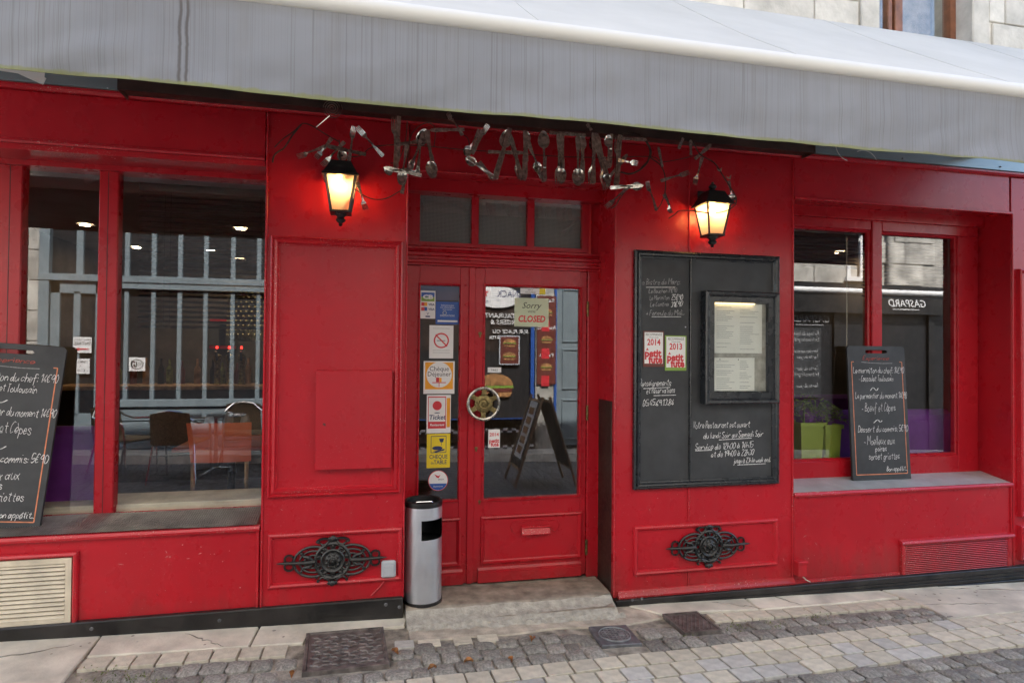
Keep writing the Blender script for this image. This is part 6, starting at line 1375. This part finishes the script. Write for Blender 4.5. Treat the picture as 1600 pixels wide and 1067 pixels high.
for xx in (6.4, 7.9, 9.9): obx('post', BLACKW, [(xx, xx + .12, FP - .06, FP + .01, -.3, 2.6)], gh)
q = MB(); q.tube([(5.2, FP + .12, 2.60), (10.3, FP + .12, 2.60)], .05, 12); part('awning_rail', q, WHITE, gh, True); obx('awning_valance', BLACKW, [(5.2, 10.3, FP + .10, FP + .12, 2.22, 2.57)], gh); obx('awning_box', BLACKW, [(5.2, 10.3, FP - .02, FP + .12, 2.62, 2.72)], gh)
for px, py, s_, m_ in ((1417, 477, .185, WHITE), (1275, 500, .17, CHALKDIM)):
    c = RF(px, py, 5.0); q = MB(); put_text(q, 'GASPARD', c.x, FP + .1215 if m_ == WHITE else FP + .0, c.z - .03, s_, back=True, shear=.25, bold=.002)
    q.box(c.x - .32, c.x + .24, FP + .1212 if m_ == WHITE else 0 + FP - .001, FP + .1222 if m_ == WHITE else FP, c.z - .085, c.z - .072); part('bistro_lettering', q, m_, gh)
c = RF(1262, 590, 5.05); obx('menu_slate', SLATE, [(c.x - .55, c.x + .3, FP - .01, FP + .01, .75, 1.95)], gh)
q = MB(); rg = random.Random(3)
for k in range(10):
    if k % 3 != 2: t_ = MB(); script_text(t_, rg.choice(('Salade du bistrot', 'Potage de legumes', 'Terrine maison', 'Entrecote grillee', 'Tarte du jour')), 0, 0, .07, .010, rg=rg); q.add([(c.x + .25 - x, FP + .013 + z_, 1.82 - k * .10 + y_) for x, y_, z_ in t_.v], t_.f)
part('slate_writing', q, CHALKDIM, gh)
# --- sandwich board and terrace furniture
t = thing('sandwich_board', 'wooden folding pavement board with a photo menu strip across the street', 'sandwich board', (2.02, -3.0, gz(2.0)))
zb_ = gz(2.0)
for sx in (-1, 1):
    q = MB()
    for yy in (-3.27, -2.73):
        q.tube([(2.02 + sx * .04, yy, zb_ + 1.06), (2.02 + sx * .38, yy, zb_)], .018, 4)
    for f in (.06, .80): q.tube([(2.02 + sx * (.04 + .34 * f), -3.27, zb_ + 1.06 * (1 - f)), (2.02 + sx * (.04 + .34 * f), -2.73, zb_ + 1.06 * (1 - f))], .018, 4)
    fr = part('leaf_frame', q, OAK, t)
    q = MB(); q.add([(2.02 + sx * .052, -3.26, zb_ + 1.02), (2.02 + sx * .052, -2.74, zb_ + 1.02), (2.02 + sx * .31, -2.74, zb_ + .2), (2.02 + sx * .31, -3.26, zb_ + .2)], [(0, 1, 2, 3)]); part('panel', q, SLATE, fr)
    q = MB(); q.add([(2.02 + sx * .066, -3.18, zb_ + 1.0), (2.02 + sx * .066, -2.84, zb_ + 1.0), (2.02 + sx * .285, -2.84, zb_ + .32), (2.02 + sx * .285, -3.18, zb_ + .32)], [(0, 1, 2, 3)]); part('photo_strip', q, WHITE, fr)
    for k in range(5):
        f0, f1 = .12 + k * .17, .24 + k * .17; q = MB(); X_ = lambda f: 2.02 + sx * (.070 + .219 * f); Z_ = lambda f: zb_ + 1.0 - .68 * f; q.add([(X_(f0), -3.12, Z_(f0)), (X_(f0), -2.90, Z_(f0)), (X_(f1), -2.90, Z_(f1)), (X_(f1), -3.12, Z_(f1))], [(0, 1, 2, 3)]); part('dish_photo', q, CARAMEL, fr)
def chair(x, y, rz, label):
    t = thing('terrace_chair', label, 'chair', (0, 0, 0), 'wicker terrace chairs across the street')
    for sx in (-1, 1):
        q = MB(); q.tube([(sx * .25, .22, 0), (sx * .255, .20, .45), (sx * .26, .17, .62), (sx * .26, .08, .67), (sx * .25, -.12, .66), (sx * .23, -.24, .70), (sx * .12, -.29, .80)], .013, 7); part('front_leg', q, CHROME, t, True)
        q = MB(); q.tube([(sx * .26, -.28, 0), (sx * .22, -.20, .42), (sx * .21, -.18, .45)], .013, 7); part('rear_leg', q, CHROME, t, True)
    q = MB(); q.tube([(-.24, -.24, .32), (.24, -.24, .32)], .008, 6); q.tube([(-.12, -.29, .80), (0, -.30, .82), (.12, -.29, .80)], .013, 7); part('stretcher', q, CHROME, t, True)
    q = MB(); q.box(-.23, .23, -.22, .24, .425, .455, .012); part('seat', q, WICKER, t)
    q = MB(); q.grid(lambda u, v: ((u - .5) * (.46 - .04 * v), -.22 - .06 * v - .05 * (1 - (2 * u - 1) ** 2), .44 + v * .37 - .02 * (2 * u - 1) ** 2 * v), 10, 6); q.grid(lambda u, v: ((u - .5) * (.46 - .04 * v), -.235 - .06 * v - .05 * (1 - (2 * u - 1) ** 2), .44 + v * .37 - .02 * (2 * u - 1) ** 2 * v), 10, 6); part('backrest', q, WICKER, t, True)
    t.location = (x, y, gz(x) - .03); t.rotation_euler = (0, SLOPE, rz)
chair(-2.13, -3.62, math.pi + .12, 'wicker terrace chair turned away with its back to the window')
chair(-1.62, -4.42, -.25, 'wicker terrace chair behind the round table')
chair(-2.80, -3.85, -1.2, 'wicker terrace chair seen sideways with chrome arms')
t = thing('terrace_table', 'round steel terrace table among the wicker chairs', 'table', (-1.85, -4.0, gz(-1.85) - .03)); z0 = gz(-1.85) - .03
q = MB(); q.lathe([(.0, .70), (.33, .70), (.335, .71), (.335, .722), (.0, .725)], (-1.85, -4.0, z0), 'z', 28, cap=False); part('table_top', q, CHROME, t, True)
q = MB(); q.tube([(-1.85, -4.0, z0 + .03), (-1.85, -4.0, z0 + .7)], .025, 10); part('column', q, CHROME, t)
for k in range(4): a = k * math.pi / 2 + .4; q = MB(); q.tube([(-1.85, -4.0, z0 + .07), (-1.85 + .3 * math.cos(a), -4.0 + .3 * math.sin(a), z0 + .015)], .014, 6); part('foot', q, CHROME, t)
